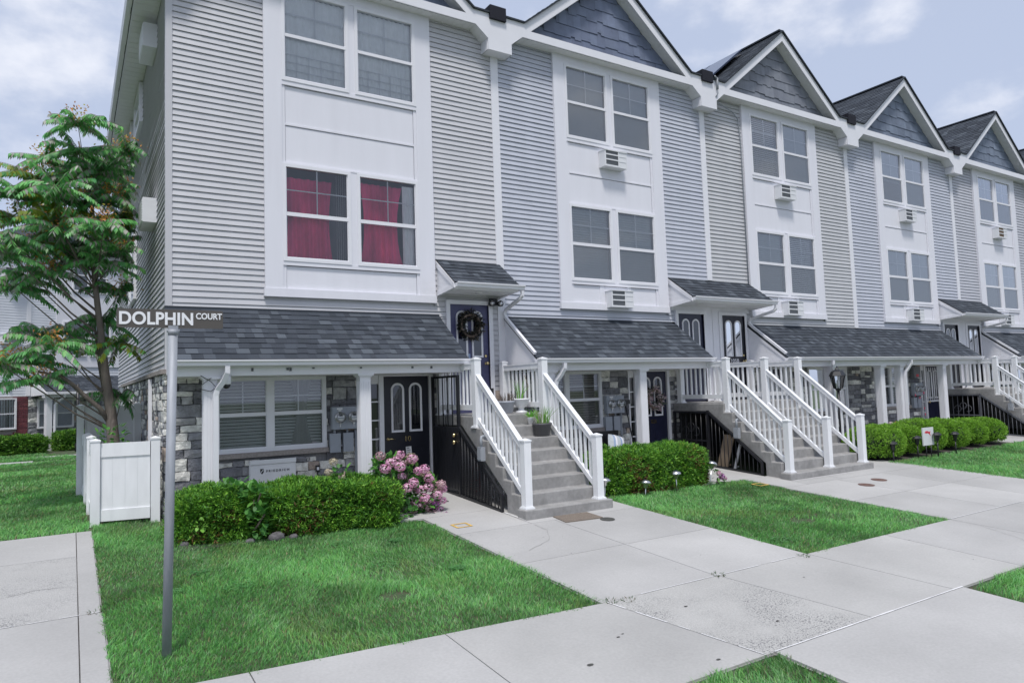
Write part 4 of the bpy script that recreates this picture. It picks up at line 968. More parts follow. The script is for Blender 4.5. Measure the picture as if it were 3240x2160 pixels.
# ------------------------------------------------------------ meters, lights, cameras
def meterbox(x, label, mir=False, tags=False):
    o = thing('electric_meter', label, 'electric meter', (x, -.05, 1.08), 'electric meters on the porch walls')
    b = MB(); b.box(.0, .44, -.10, 0, .35, .695); b.box(.218, .222, -.104, -.10, .35, .695); b.build('meter_box', METER, o)
    for k in (.12, .335):
        m_ = MB(); m_.lathe([(.085, 0), (.085, .03), (.075, .035)], (k, -.10, .535), 20, axis='y'); m_.lathe([(.074, .035), (.072, .05)], (k, -.10, .535), 20, 1, axis='y'); m_.box(k - .03, k + .025, -.1535, -.15, .55, .585, 2); m_.box(k - .045, k + .045, -.153, -.15, .515, .535, 3)
        m_.box(k - .012, k + .012, -.12, -.10, .42, .45); m_.tube([(k, -.115, .42), (k, -.115, .385)], .007, 6, 1); mo = m_.build('meter', [STEEL, SIGNW, BLACKP, METER], o)
        d_ = MB(); d_.lathe([(.076, .036), (.076, .085), (.06, .11), (.02, .12)], (k, -.10, .535), 20, axis='y'); d_.build('glass_dome', METERG, mo)
    for x0, x1 in ((-.03, .125), (.18, .33)):
        b = MB(); b.box(x0, x1, -.075, 0, .005, .285); b.box(x0 - .006, x1 + .006, -.082, -.072, .0, .29); b.box(x0 + .05, x1 - .05, -.086, -.08, .0, .012); b.build('breaker_box', METER, o)
    b = MB(); b.tube([(.39, -.04, .35), (.39, -.04, -.65)], .024, 8); b.tube([(.125, -.04, .1), (.18, -.04, .1)], .016, 8); b.tube([(.05, -.04, .35), (.05, -.04, .28)], .02, 8); b.tube([(.25, -.04, .35), (.25, -.04, .28)], .02, 8); b.build('conduit', PIPE, o)
    b = MB(); b.box(.07, .16, -.102, -.10, .655, .68); b.box(.095, .14, -.102, -.10, .63, .648); b.build('sticker', PAPER, o)
    if tags:
        b = MB()
        for (xx, zz) in ((-.02, .33), (.42, .38), (.2, .25), (.40, -.05), (.42, -.22)): b.box(xx, xx + .05, -.115, -.11, zz, zz + .06)
        b.build('warning_tag', PINKT, o)
    return o
meterbox(2.295, 'grey double electric meter beside the corner house porch column')
meterbox(W + 2.27, 'grey double electric meter on the second house beside its lower door')
meterbox(3 * W + 2.36, 'grey electric meter with pink tags on the fourth house porch', tags=True)
o = thing('meter_cabinet', 'dark grey cabinet with a red label above the tagged meters', 'cabinet', (3 * W + 2.36, -.05, 1.92)); b = MB(); b.box(0, .32, -.12, 0, 0, .32); b.build('cabinet', ACG, o); b = MB(); b.box(.1, .22, -.124, -.12, .03, .10); b.build('label_plate', RED, o)
o = thing('floodlight', 'black twin-head floodlight under the single door canopy', 'floodlight', (5.30, -.02, 3.52))
b = MB(); b.box(-.07, .07, -.05, 0, -.04, .08); b.box(-.03, .03, -.10, -.05, -.05, .0); b.build('base', BLACKP, o)
for s_ in (-1, 1): b = MB(); b.lathe([(.03, 0), (.05, .03), (.055, .09)], (s_ * .09, -.06, -.02), 14, axis='y'); b.lathe([(.045, .0905), (.01, .095)], (s_ * .09, -.06, -.02), 14, 1, axis='y'); b.build('lamp_head', [BLACKP, STEEL], o)
o = thing('security_camera', 'small white dome camera at the top of the corner house porch column', 'camera', (.62, -.93, 2.13))
b = MB(); b.box(-.19, .0, -.02, .02, .09, .12); b.lathe([(.055, .13), (.062, .10), (.06, .03), (.05, .015)], (0, 0, 0), 16); b.build('housing', WHITE, o)
b = MB(); b.lathe([(.052, .02), (.045, -.015), (.025, -.035), (.005, -.04)], (0, 0, 0), 16); b.build('lens_dome', BLACKP, o)
b = MB(); b.tube([(-.32, -.02, .14), (-.2, -.04, .06), (-.13, -.03, -.02), (-.2, -.02, -.07), (-.34, .0, -.03)], .005, 5); b.tube([(-.30, .0, .02), (-.2, -.02, .10), (-.1, .0, .12)], .004, 5); b.build('cable', BLACKP, o)
o = MB(); o.box(-.03, .03, -.03, 0, 0, .10); o.box(-.018, .018, -.033, -.03, .03, .075, 1); q = o.build('outlet_cover', [BLACKP, WHITE]); q.location = (2.08, -.05, .80); tag(q, 'small black outlet cover low on the stone wall above the hedge', 'outlet cover')
b = MB(); b.box(-.05, .05, -.004, 0, -.06, .06)
q = b.build('door_note', PAPER); q.location = (3.60, -.042, 1.02); q.rotation_euler = (0, R(-4), 0); tag(q, 'small white handwritten note taped to the black door', 'note')
for k, (tx, ww) in enumerate((('105A', .05), ('Dolphin', .075), ('Court', .06))): text('handwriting', tx, ww, .020, BLACKP, q, (-.038, -.0052, .025 - .034 * k), (1, 0, 0), (0, 0, 1))
q = MB(); q.box(-.018, .018, -.003, 0, -.05, .05); q = q.build('alarm_sticker', MATS['blue_curtain']); q.location = (4.79, -.034, 2.56); tag(q, 'small blue security sticker on the purple door', 'sticker')

# ---- wreaths
def wreath(loc, label, rad, pal, m_, n=420, s_=.05):
    rs = np.random.default_rng(5); th = rs.uniform(0, 6.283, n); ph = rs.uniform(0, 6.283, n); r_ = rs.uniform(.02, .085, n) * rad / .2
    V = []; F = []; C = []
    for i in range(n):
        c = Vector(((rad + r_[i] * math.cos(ph[i])) * math.cos(th[i]), -.05 + .6 * r_[i] * math.sin(ph[i]), (rad + r_[i] * math.cos(ph[i])) * math.sin(th[i])))
        a = Vector(rs.normal(size=3)).normalized(); b = a.orthogonal().normalized(); L_ = s_ * rs.uniform(.6, 1.2); k = len(V)
        V += [c, c + a * L_ * .5 + b * L_ * .28, c + a * L_, c + a * L_ * .5 - b * L_ * .28]; F.append((k, k + 1, k + 2, k + 3)); C.append(random.choice(pal))
    o = npmesh('wreath', [tuple(v) for v in V], F, C, m_); o.location = loc; tag(o, label, 'wreath'); 
    rg = MB(); rg.tube([(rad * math.cos(t), -.05, rad * math.sin(t)) for t in np.linspace(0, 6.283, 24)], .025, 6, cap=False); rg.build('ring', TWIG, o)
    return o
wreath((4.805, -.05, 3.10), 'dark evergreen wreath on the purple upper door', .19, [(.02, .025, .018), (.05, .045, .035), (.012, .014, .012), (.09, .08, .06)], WREATHD, 650, .075)
wreath((9.06, -.07, 1.67), 'pink and white flower wreath on the lower door numbered 103A', .18, [(.62, .5, .52), (.7, .62, .62), (.45, .3, .33), (.12, .14, .10)], PETAL, 330, .085)

# ---- porch furniture of the second house
o = thing('porch_chair', 'dark wicker chair behind the hedge on the second house porch', 'chair', (7.42, -.55, .33))
b = MB(); b.box(-.30, .42, -.25, .25, .28, .36); b.build('seat', BLACKP, o)
b = MB(); b.box(-.30, .42, .20, .27, .36, .78); b.build('backrest', BLACKP, o)
for s_ in (-.32, .40): b = MB(); b.box(s_, s_ + .06, -.27, .25, .0, .50); b.build('armrest', BLACKP, o)
b = MB(); n = 10; P = []
for k in range(n + 1):
    for i in range(n + 1):
        u, v = i / n * 2 - 1, k / n * 2 - 1; P.append((u * .21 * (1 - .06 * v * v), -.075 * (1 - u ** 4) * (1 - v ** 4), v * .21 * (1 - .06 * u * u)))
F = [(k * (n + 1) + i, k * (n + 1) + i + 1, (k + 1) * (n + 1) + i + 1, (k + 1) * (n + 1) + i) for k in range(n) for i in range(n)]
b.add(P, F, 0, smooth=True); b.add([(x, -y, z) for x, y, z in P], [f[::-1] for f in F], 0, smooth=True)
for i in (2, 3, 6, 7): b.add([(p[0], p[1] - .002, p[2]) for p in [P[k * (n + 1) + j] for k in range(n + 1) for j in (i, i + 1)]], [(2 * k, 2 * k + 1, 2 * k + 3, 2 * k + 2) for k in range(n)], 1 if i % 2 else 2)
q = b.build('cushion', [FABS, WHITEP, MATS['blue_curtain']]); q.location = (7.56, -.62, .84); q.rotation_euler = (R(-18), R(14), 0); tag(q, 'striped grey-blue cushion leaning on the dark porch chair', 'cushion')
b = MB(); b.box(-.09, .09, -.14, .14, 0, .33); b.box(-.092, -.09, -.05, .05, .1, .2, 1); b.box(-.05, .05, -.1415, -.14, .02, .10, 2); q = b.build('cardboard_box', [PAPER, PINKT, BLACKP]); q.location = (8.37, -.55, .40); q.rotation_euler = (0, 0, R(8)); tag(q, 'white parcel box standing beside the second house porch column', 'box')
o = thing('dust_mop', 'mop leaning upside down by the second house sidelight', 'mop', (8.36, -.30, .38)); b = MB(); b.tube([(0.0, 0, 0), (-.13, .18, 1.30)], .012, 8); b.build('handle', BLACKP, o); b = MB(); b.box(-.20, -.05, .10, .17, 1.22, 1.30); b.build('head', BLACKP, o)

# ---- pots on the stairs
def pot(name, loc, prof, m_, label, cat='plant pot'):
    o = thing(name, label, cat, loc); b = MB(); b.lathe(prof, (0, 0, 0), 26); b.build('pot', m_, o); return o
def blades(parent, name, n, spread, h, c0, pal, z0, m_=LEAF, w=.010, lean=.5, seed=1):
    rs = np.random.default_rng(seed); V = []; F = []; C = []
    for i in range(n):
        a = rs.uniform(0, 6.283); r_ = spread * math.sqrt(rs.uniform(0, 1)); x, y = c0[0] + r_ * math.cos(a), c0[1] + r_ * math.sin(a)
        hh = h * rs.uniform(.5, 1.05); l_ = rs.uniform(.1, lean) * hh; b = rs.uniform(0, 6.283); dx, dy = math.cos(a + rs.normal(0, .5)), math.sin(a + rs.normal(0, .5)); px, py = -math.sin(b), math.cos(b); ww = w * rs.uniform(.6, 1.3); k = len(V)
        for t, wt in ((0, 1), (.4, 1), (.75, .7), (1, .05)):
            cx_, cy_, cz_ = x + dx * l_ * t * t, y + dy * l_ * t * t, z0 + hh * (t - .25 * t * t * (l_ / hh)); V += [(cx_ - px * ww * wt, cy_ - py * ww * wt, cz_), (cx_ + px * ww * wt, cy_ + py * ww * wt, cz_)]
        col = pal[rs.integers(len(pal))]
        for j in range(3): F.append((k + 2 * j, k + 2 * j + 1, k + 2 * j + 3, k + 2 * j + 2)); C.append(col)
    return npmesh(name, V, F, C, m_, parent)
GP = [(.10, .32, .05), (.16, .42, .07), (.22, .46, .09), (.30, .48, .14), (.36, .42, .2)]
o = pot('plant_pot', (5.17, -1.66, 1.212), [(.095, 0), (.11, .01), (.145, .17), (.155, .175), (.158, .205), (.14, .207), (.13, .18)], DARKPL, 'dark grey pot of bright green grass on a stair tread'); blades(o, 'leaves', 70, .10, .36, (0, 0), GP, .17, w=.005, lean=.8)
o = pot('plant_pot', (5.10, -1.44, 1.389), [(.034, 0), (.05, .11), (.053, .115), (.045, .118), (.04, .1)], FENCEW, 'tiny white pot with a leafy sprig beside the dark pot'); blades(o, 'leaves', 16, .03, .17, (0, 0), GP, .1, w=.016, lean=1.2)
o = pot('garden_urn', (5.20, -1.02, 1.572), [(.10, 0), (.10, .02), (.055, .04), (.045, .07), (.07, .09), (.125, .15), (.135, .20), (.155, .215), (.155, .232), (.13, .234), (.12, .2)], FENCEW, 'white pedestal urn with a tall green plant on the landing', 'urn'); blades(o, 'leaves', 14, .05, .40, (-.02, 0), GP[:3], .2, w=.007, lean=.6, seed=4)
b = MB(); b.tube([(.14, .02, .2), (.15, .0, .45), (.10, .02, .62)], .006, 5); b.build('stem', TWIG, o)
o = pot('plant_pot', (4.93, -.98, 1.572), [(.10, 0), (.11, .01), (.14, .17), (.15, .175), (.15, .20), (.135, .202), (.125, .18)], GREYPL, 'light grey pot of dried flowers on the landing'); blades(o, 'leaves', 70, .12, .19, (0, 0), [(.25, .2, .17), (.18, .14, .12), (.3, .27, .25)], .18, w=.006, lean=.9)
b = MB(); b.box(-.10, -.06, -.03, .03, 0, .42); b.box(-.105, -.055, -.035, .035, .2, .23); q = b.build('umbrella_holder', BLACKP); q.location = (5.08, -.42, 1.572); tag(q, 'narrow black bin against the wall on the single stairs landing', 'bin')
# ---- mats, covers
def ground_box(name, label, cat, poly, th, m_):
    b = MB(); n = len(poly); cx, cy = sum(p[0] for p in poly) / n, sum(p[1] for p in poly) / n; z0 = G(cy) + .03
    b.add([(x - cx, y - cy, G(y) + .031 - z0) for x, y in poly] + [(x - cx, y - cy, G(y) + .031 + th - z0) for x, y in poly], [tuple(range(n))[::-1], tuple(range(n, 2 * n))] + [(i, (i + 1) % n, n + (i + 1) % n, n + i) for i in range(n)])
    o = b.build(name, m_); o.location = (cx, cy, z0); return tag(o, label, cat)
ground_box('doormat', 'worn brown doormat at the foot of the single stairs', 'doormat', [(4.47, -2.87), (4.43, -3.22), (5.02, -3.27), (5.03, -2.90)], .012, BROWNMAT)
ground_box('doormat', 'dark grey doormat behind the pink hydrangea', 'doormat', [(3.05, -1.25), (3.72, -1.22), (3.74, -.6), (3.05, -.6)], .01, GREYMAT)
circ = lambda x, y, a, b_=None: [(x + a * math.cos(t), y + (b_ or a) * math.sin(t)) for t in np.linspace(0, 6.283, 25)[:-1]]
ground_box('access_cover', 'small dark round cover at the corner of the brown doormat', 'access cover', circ(5.02, -3.36, .10), .006, IRONC)
ground_box('access_cover', 'rusty round cover on the walk, the nearer of two', 'access cover', circ(10.35, -3.78, .13), .006, RUST)
ground_box('access_cover', 'rusty round cover on the walk, the farther of two', 'access cover', circ(11.0, -3.62, .13), .006, RUST)

# ------------------------------------------------------------ street sign
o = thing('street_sign', 'brown street name sign lettered DOLPHIN COURT on a leaning steel pole', 'street sign', (-.51, -4.9, G(-4.9)))
top = Vector((.045, 0, 2.50 - G(-4.9))); b = MB(); b.tube([(0, 0, -.1), tuple(top)], .0335, 20); b.build('pole', GALV, o)
b = MB(); b.tube([tuple(top + Vector((0, 0, -.04))), tuple(top + Vector((0, 0, .0)))], .0375, 20); b.tube([tuple(top + Vector((-.045, 0, -.01))), tuple(top + Vector((.045, 0, -.01)))], .012, 8); b.box(top.x - .035, top.x + .035, -.012, .012, top.z, top.z + .03); b.build('bracket', GALV, o)
zs0 = top.z + .012; xs0_ = -.365 + 0; b = MB(); w_, h_ = .745, .143; xl_ = -.338
P = []
for (cx_, cz_, a0) in ((xl_ + w_ - .014, zs0 + h_ - .014, 0), (xl_ + .014, zs0 + h_ - .014, 90), (xl_ + .014, zs0 + .014, 180), (xl_ + w_ - .014, zs0 + .014, 270)):
    for k in range(5): t = R(a0 + 90 * k / 4); P.append((cx_ + .014 * math.cos(t), cz_ + .014 * math.sin(t)))
b.prism(P, -.0022, .0022, 'y'); pl = b.build('sign_plate', SIGNBR, o)
text('lettering', 'DOLPHIN', .508, .100, SIGNW, pl, (xl_ + .017, -.0032, zs0 + .022), (1, 0, 0), (0, 0, 1), .030, spacing=1.03)
text('lettering', 'COURT', .192, .050, SIGNW, pl, (xl_ + .545, -.0032, zs0 + .072), (1, 0, 0), (0, 0, 1), .028)

# ------------------------------------------------------------ white fence
def fence(name, label, posts_, panels, loc, ph):
    o = thing('vinyl_fence', label, 'fence', loc, 'white vinyl fences'); ox, oy, oz = loc
    T = lambda x, y, z: (x - ox, y - oy, z - oz)
    for (x, y, z1) in posts_:
        p = MB(T); w_ = .055; p.box(x - w_, x + w_, y - w_, y + w_, .2, z1 - .03); a = w_ + .008
        p.add([(x - a, y - a, z1 - .045), (x + a, y - a, z1 - .045), (x + a, y + a, z1 - .045), (x - a, y + a, z1 - .045), (x - a, y - a, z1 - .025), (x + a, y - a, z1 - .025), (x + a, y + a, z1 - .025), (x - a, y + a, z1 - .025), (x, y, z1)],
              [(3, 2, 1, 0), (0, 1, 5, 4), (1, 2, 6, 5), (2, 3, 7, 6), (3, 0, 4, 7), (4, 5, 8), (5, 6, 8), (6, 7, 8), (7, 4, 8)]); p.build('post', FENCEW, o)
    for (a, b_, z0, z1) in panels:
        p = MB(T); A, B_ = Vector((*a, 0)), Vector((*b_, 0)); d = (B_ - A); L_ = d.length; u = d / L_; nn = Vector((-u.y, u.x, 0))
        p.obox((A + B_) / 2 + Vector((0, 0, z1 - .09)), d / 2, nn * .025, (0, 0, .09)); p.obox((A + B_) / 2 + Vector((0, 0, z0 + .075)), d / 2, nn * .025, (0, 0, .075))
        k = max(1, round(L_ / .16)); q = L_ / k
        for i in range(k):
            c = A + u * (q * (i + .5)) + Vector((0, 0, (z0 + z1) / 2)); p.obox(c, u * (q / 2 - .003), nn * .011, (0, 0, (z1 - z0) / 2 - .14)); p.obox(c, u * (q / 2), nn * .007, (0, 0, (z1 - z0) / 2 - .14))
        p.build('panel', FENCEW, o)
    return o
fence('vinyl_fence', 'low white fence with a short front panel at the corner of the house', [(-.85, .02, 1.49), (-.15, -.10, 1.49), (-.87, 1.25, 1.49), (-.89, 2.45, 1.49)],
      [((-.79, .02), (-.21, -.10), .40, 1.42), ((-.86, .08), (-.87, 1.19), .40, 1.42), ((-.87, 1.31), (-.89, 2.39), .40, 1.42), ((-.89, 2.51), (-.93, 3.5), .40, 1.42)], (-.5, 0, .34), 1.49)
fence('vinyl_fence', 'tall white privacy fence behind the tree', [(-.985, 3.6, 1.95), (.02 - .12, 3.6, 1.95)], [((-.92, 3.6), (-.16, 3.6), .36, 1.90)], (-.5, 3.6, .348), 1.95)

# ------------------------------------------------------------ houses beyond the side yard
BA = R(27); BT = Vector((math.cos(BA), math.sin(BA), 0)); BN = Vector((math.sin(BA), -math.cos(BA), 0)); BP = Vector((-2.43, 19.6, 0))
def far_house(s0, s1, label, brick, gx, gz):
    o = thing('row_house', label, 'house', (BP.x + BT.x * s0, BP.y + BT.y * s0, .348), 'houses beyond the side yard')
    base = BP + BT * s0
    def T(s, d, z): p = BT * (s - s0) + BN * d; return (p.x, p.y, z - .348)
    def mb(): return MB(lambda s, d, z: T(s, d, z))
    # local axes here: s along the front, d outward, z up
    w = mb(); lap(w, s0 + .02, s1 - .02, 2.3 if brick else 2.95, 7.9, lambda s, d, z: (s, d, z), .095, .013, holes=[(.91, s1 + 1, 3.3, 8)] if not brick else [])
    w.box(s0, s1, -9, -.004, .2, 7.9); w.build('clapboard_front', SID[5], o)
    tr = mb(); tr.box(s1 - .07, s1 + .07, 0, .03, 2.3 if brick else 3.2, 7.5); tr.build('trim_board', WHITE, o)
    lo_ = mb()
    if brick:
        z = .3; r_ = 0
        while z < 2.27:
            s = s0 - (.11 if r_ % 2 else 0)
            while s < s1:
                a, b = max(s + .004, s0), min(s + .212, s1)
                if not (a > -2.5 and b < -.38 + .1 and .95 < z < 2.27 and b < -.33) and b - a > .02:
                    c = random.choice([(.17, .04, .055), (.145, .035, .05), (.20, .055, .065), (.12, .03, .04)]); lo_.box(a, b, 0, .02, z + .006, z + .07, 0, c)
                s += .22
            z += .076; r_ += 1
        lo_.quad((s0, .006, .2), (s1, .006, .2), (s1, .006, 2.3), (s0, .006, 2.3), 1); lo_.build('brick_wall', [BRICK, LEDGE], o)
        bw_ = [(-2.3, -.38, 1.15, 2.24, 'sheer')]
    else:
        stones(lo_, s0 + .01, s1, .25, 2.3, lambda s, d, z: (s, d, z), holes=[(.30, 1.54, 1.10, 2.2)]); lo_.build('stone_wall', [STONE, MORTAR], o)
        bw_ = [(.30, .92, 1.12, 2.18, 'slats'), (.92, 1.54, 1.12, 2.18, 'slats'), (2.0, 2.8, .9, 2.2, 'slatsd')]
        b = mb(); b.box(.91, s1, 0, .05, 3.35, 7.9); b.build('bay_panel', WHITEP, o)
        bw_ += [(1.12, 1.95, 3.75, 5.05, 'slats'), (2.1, 2.9, 3.75, 5.05, 'slats'), (1.45, 2.05, 6.2, 7.5, 'blue'), (2.15, 2.75, 6.2, 7.45, 'blue')]
    for (a, b_, c, d_, cv) in bw_:
        hz = .06 if c > 3 else .03
        window(o, lambda x, y, z: T(x, -y, z), a, b_, c, d_, -.07 - hz * .5, (c + d_) / 2 - .02, (c + d_) / 2 + .02, cv, lower=GLASS if brick else None)
    # gable and roof
    f = mb(); h_ = 1.32; zb = 7.9
    sl_, sr_ = gx - (gz - 7.7) / h_, gx + (gz - 7.7) / h_
    ga = mb(); ga.prism([(sl_, 7.7), (sr_, 7.7), (gx, gz - .2)], -.02, .0, 'y') if False else ga.add([(sl_ + .2, .0, 7.9), (sr_ - .2, .0, 7.9), (gx, .0, gz - .25)], [(0, 1, 2)]); 
    lap(ga, sl_, sr_, 7.95, gz - .25, lambda s, d, z: (s, d + .01, z), .25, .015, clip=lambda z: (gx - max((gz - .25 - z) / h_, 0), gx + max((gz - .25 - z) / h_, 0))); ga.build('gable_shingles', SHAKE[1], o)
    for sg_, se in ((-1, sl_), (1, sr_)):
        f.add([(gx, .3, gz), (se, .3, 7.7), (se, .3, 7.5), (gx, .3, gz - .25), (gx, .27, gz), (se, .27, 7.7), (se, .27, 7.5), (gx, .27, gz - .25)], [(0, 1, 2, 3), (7, 6, 5, 4), (0, 4, 5, 1), (3, 2, 6, 7)])
    f.box(sl_ + .15, sr_ - .15, .27, .3, 7.78, 7.92); f.build('fascia', WHITE, o)
    so = mb(); so.quad((s0, .28, 7.78), (s1, .28, 7.78), (s1, 0, 7.78), (s0, 0, 7.78)); so.build('soffit', SOFFIT, o)
    r_ = mb(); r_.quad((gx, .32, gz + .03), (sl_, .32, 7.72), (sl_, -9, 7.72), (gx, -9, gz + .03), 0, SHC[1]); r_.quad((gx, .32, gz + .03), (sr_, .32, 7.72), (sr_, -9, 7.72), (gx, -9, gz + .03), 0, SHC[1]); r_.quad((s0, 0.3, 7.72), (s1, .3, 7.72), (s1, -9, 7.72), (s0, -9, 7.72), 0, SHC[1]); r_.build('roof', SHINGLE, o)
    if not brick:
        p = mb(); rl = math.hypot(1.03, .6)
        a, b_ = .11, s1
        # shingled lean-to roof
        pm = MB(lambda x, y, z: T(x, -y, z)); shingles(pm, (a, -1.05, 2.43), (1, 0, 0), (0, 1.03 / rl, .58 / rl), (0, -.58 / rl, 1.03 / rl), b_ - a, rl, e=.13); pm.build('porch_roof', SHINGLE, o)
        pb = mb(); pb.prism([(.0, 2.98), (1.04, 2.40), (1.04, 2.32), (0, 2.28)], a - .02, a + .02, 'x'); pb.box(a, b_, .75, .95, 2.22, 2.38); pb.box(a, b_, 1.04, 1.14, 2.33, 2.42); pb.quad((a, 0, 2.25), (b_, 0, 2.25), (b_, .8, 2.25), (a, .8, 2.25), 1); pb.build('porch_beam', [WHITE, SOFFIT], o)
        c = mb(); c.box(.20, .38, .72, .90, .33, 2.22); c.box(.16, .42, .68, .94, 2.18, 2.22); c.build('column', WHITE, o)
        d = mb(); d.tube([(.72, 1.09, 2.33), (.70, 1.06, 2.22), (.52, .96, 2.05), (.45, .94, 1.95), (.45, .94, .45), (.55, 1.1, .36)], .04, 4, phase=math.pi / 4, smooth=False); d.build('downspout', WHITE, o)
        d = MB(lambda x, y, z: T(x, -y, z)); d.box(2.15, 2.75, -.03, .0, .36, 2.2); d.build('door', BLACKD, o)
    else:
        d = mb(); d.box(-.62, -.56, 0, .06, 2.52, 2.66); d.build('wall_outlet', WHITE, o)
    return o
far_house(-5.2, 0.0, 'white house with a red brick ground floor at the left edge, behind the tree', True, -2.55, 9.6)
far_house(0.0, 3.6, 'white house with stone base and small porch behind the tree', False, 1.95, 9.55)
for z, lb in ((6.47, 'dark-grilled air conditioner high on the brick based house at the left edge'), (4.13, 'dark-grilled air conditioner at mid height on the brick based house at the left edge')):
    p = BP + BT * -.90; o = thing('air_conditioner', lb, 'air conditioner', (p.x, p.y, z), GA, rotz=BA)
    b = MB(); b.box(0, .02, -.32, 0, 0, .33); b.box(.53, .55, -.32, 0, 0, .33); b.box(.02, .53, -.32, 0, 0, .02); b.box(-.02, .57, -.34, 0, .31, .34); b.build('casing', ACW, o)
    b = MB(); b.box(.02, .53, -.30, -.28, .02, .31); b.build('grille', ACG, o)
p = BP + BT * .42 + BN * 2.5; b = MB(); b.tube([(0, 0, 0), (0, 0, 2.3)], .05, 10); b.lathe([(.08, 0), (.08, .25), (.05, .3)], (0, 0, 0), 12); o = b.build('lamp_pole', BLACKP); o.location = (p.x, p.y, .34); tag(o, 'dark post standing in the side yard behind the tree', 'post')

# ------------------------------------------------------------ vegetation
def superbox(half, e, n, rs):
    hx, hy, hz = half; A = np.array([hy * hz, hy * hz, hx * hz, hx * hz, hx * hy, 0.0]); f = rs.choice(6, n, p=A / A.sum())
    q = rs.uniform(-1, 1, (n, 3)); ax = f // 2; q[np.arange(n), ax] = np.where(f % 2 == 0, -1, 1)
    q[f == 4, 2] = 1
    r_ = (np.abs(q) ** e).sum(1) ** (1 / e); p = q / r_[:, None]
    nn = np.sign(p) * np.abs(p) ** (e - 1) / np.array(half); nn /= np.linalg.norm(nn, axis=1)[:, None]
    return p * np.array(half), nn
def leafquads(P, D, L, Wd, rs, C, roll=None):
    """diamond leaves: base P, direction D, length L, half width Wd"""
    n = len(P); u = rs.normal(size=(n, 3)); s = np.cross(D, u); s /= np.linalg.norm(s, axis=1)[:, None] + 1e-9
    L = L[:, None]; Wd = Wd[:, None]
    V = np.stack([P, P + D * L * .45 + s * Wd, P + D * L, P + D * L * .45 - s * Wd], 1).reshape(-1, 3); F = np.arange(4 * n).reshape(n, 4); return V, F, C
def bumps(p, k, a, seed):
    r_ = np.random.default_rng(seed); o = 0
    for i in range(5):
        d = r_.normal(size=3); d /= np.linalg.norm(d); o = o + np.sin(p @ d * k * (1 + .5 * i) + r_.uniform(0, 6.28)) / (1 + .4 * i)
    return o * a / 2.2
def hedge(label, loc, half, e, n, pal, cat='hedge', name='hedge', group=None, seed=1, L=.05, wd=.006, bump=.05, rot=0., brown=.0, nspray=5):
    o = thing(name, label, cat, loc, group, rot); rs = np.random.default_rng(seed)
    p, nn = superbox(half, e, n, rs); c0 = np.array([0, 0, half[2] * .98])
    b_ = bumps(p, 5 / max(.4, half[2]) * .8, bump, seed)[:, None]; p = p + nn * b_ - nn * (rs.uniform(0, 1, (n, 1)) ** 1.5 * .095)
    keep = p[:, 2] > -half[2] * .97; p, nn = p[keep], nn[keep]; n = len(p)
    ax = nn * .9 + np.array([0, 0, .35]) + rs.normal(0, .35, (n, 3)); ax /= np.linalg.norm(ax, axis=1)[:, None]
    base = np.repeat(p, nspray, 0); axr = np.repeat(ax, nspray, 0); m = len(base)
    t = np.tile(np.linspace(0, .9, nspray), n)[:, None]; base = base + axr * t * L * 1.1
    d = axr * .8 + rs.normal(0, .55, (m, 3)); d /= np.linalg.norm(d, axis=1)[:, None]
    pal = np.array(pal); ci = pal[rs.integers(0, len(pal), n)] * rs.uniform(.75, 1.25, (n, 1))
    if brown: 
        br = (rs.uniform(0, 1, n) < brown * np.clip(1.3 - 1.2 * p[:, 2] / half[2], .2, 2.4)) & (bumps(p, 6, 1, seed + 3) > .15); ci[br] = np.array([.16, .085, .035]) * rs.uniform(.7, 1.3, (br.sum(), 1))
    V, F, C = leafquads(base, d, L * rs.uniform(.6, 1.2, m), wd * rs.uniform(.7, 1.3, m), rs, np.repeat(ci, nspray, 0))
    npmesh('foliage', V + c0, F, C, YEWLEAF, o)
    # dark core added inside so the foliage is not see-through
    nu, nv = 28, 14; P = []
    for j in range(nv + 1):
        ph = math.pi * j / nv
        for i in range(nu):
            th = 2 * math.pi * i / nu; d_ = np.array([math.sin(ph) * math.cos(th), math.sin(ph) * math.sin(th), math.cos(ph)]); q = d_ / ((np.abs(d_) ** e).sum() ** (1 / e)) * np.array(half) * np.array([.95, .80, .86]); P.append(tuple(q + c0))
    co = MB(); co.add(P, [(j * nu + i, j * nu + (i + 1) % nu, (j + 1) * nu + (i + 1) % nu, (j + 1) * nu + i) for j in range(nv) for i in range(nu)], smooth=True); co.build('dark_core', DARKCORE, o)
    return o
YEW = [(.11, .29, .03), (.145, .355, .036), (.085, .235, .03), (.21, .42, .045), (.055, .165, .026)]
BOX = [(.17, .36, .03), (.20, .41, .035), (.14, .31, .03), (.24, .45, .045)]
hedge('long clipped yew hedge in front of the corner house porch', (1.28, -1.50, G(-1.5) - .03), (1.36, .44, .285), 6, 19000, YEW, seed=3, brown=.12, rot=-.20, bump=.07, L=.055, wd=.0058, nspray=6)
hedge('clipped yew hedge in front of the second house porch', (7.12, -1.86, G(-1.9) - .03), (1.16, .40, .34), 6.5, 12000, YEW, seed=5, brown=.28, rot=-.02, bump=.055, L=.055, wd=.006, nspray=6)
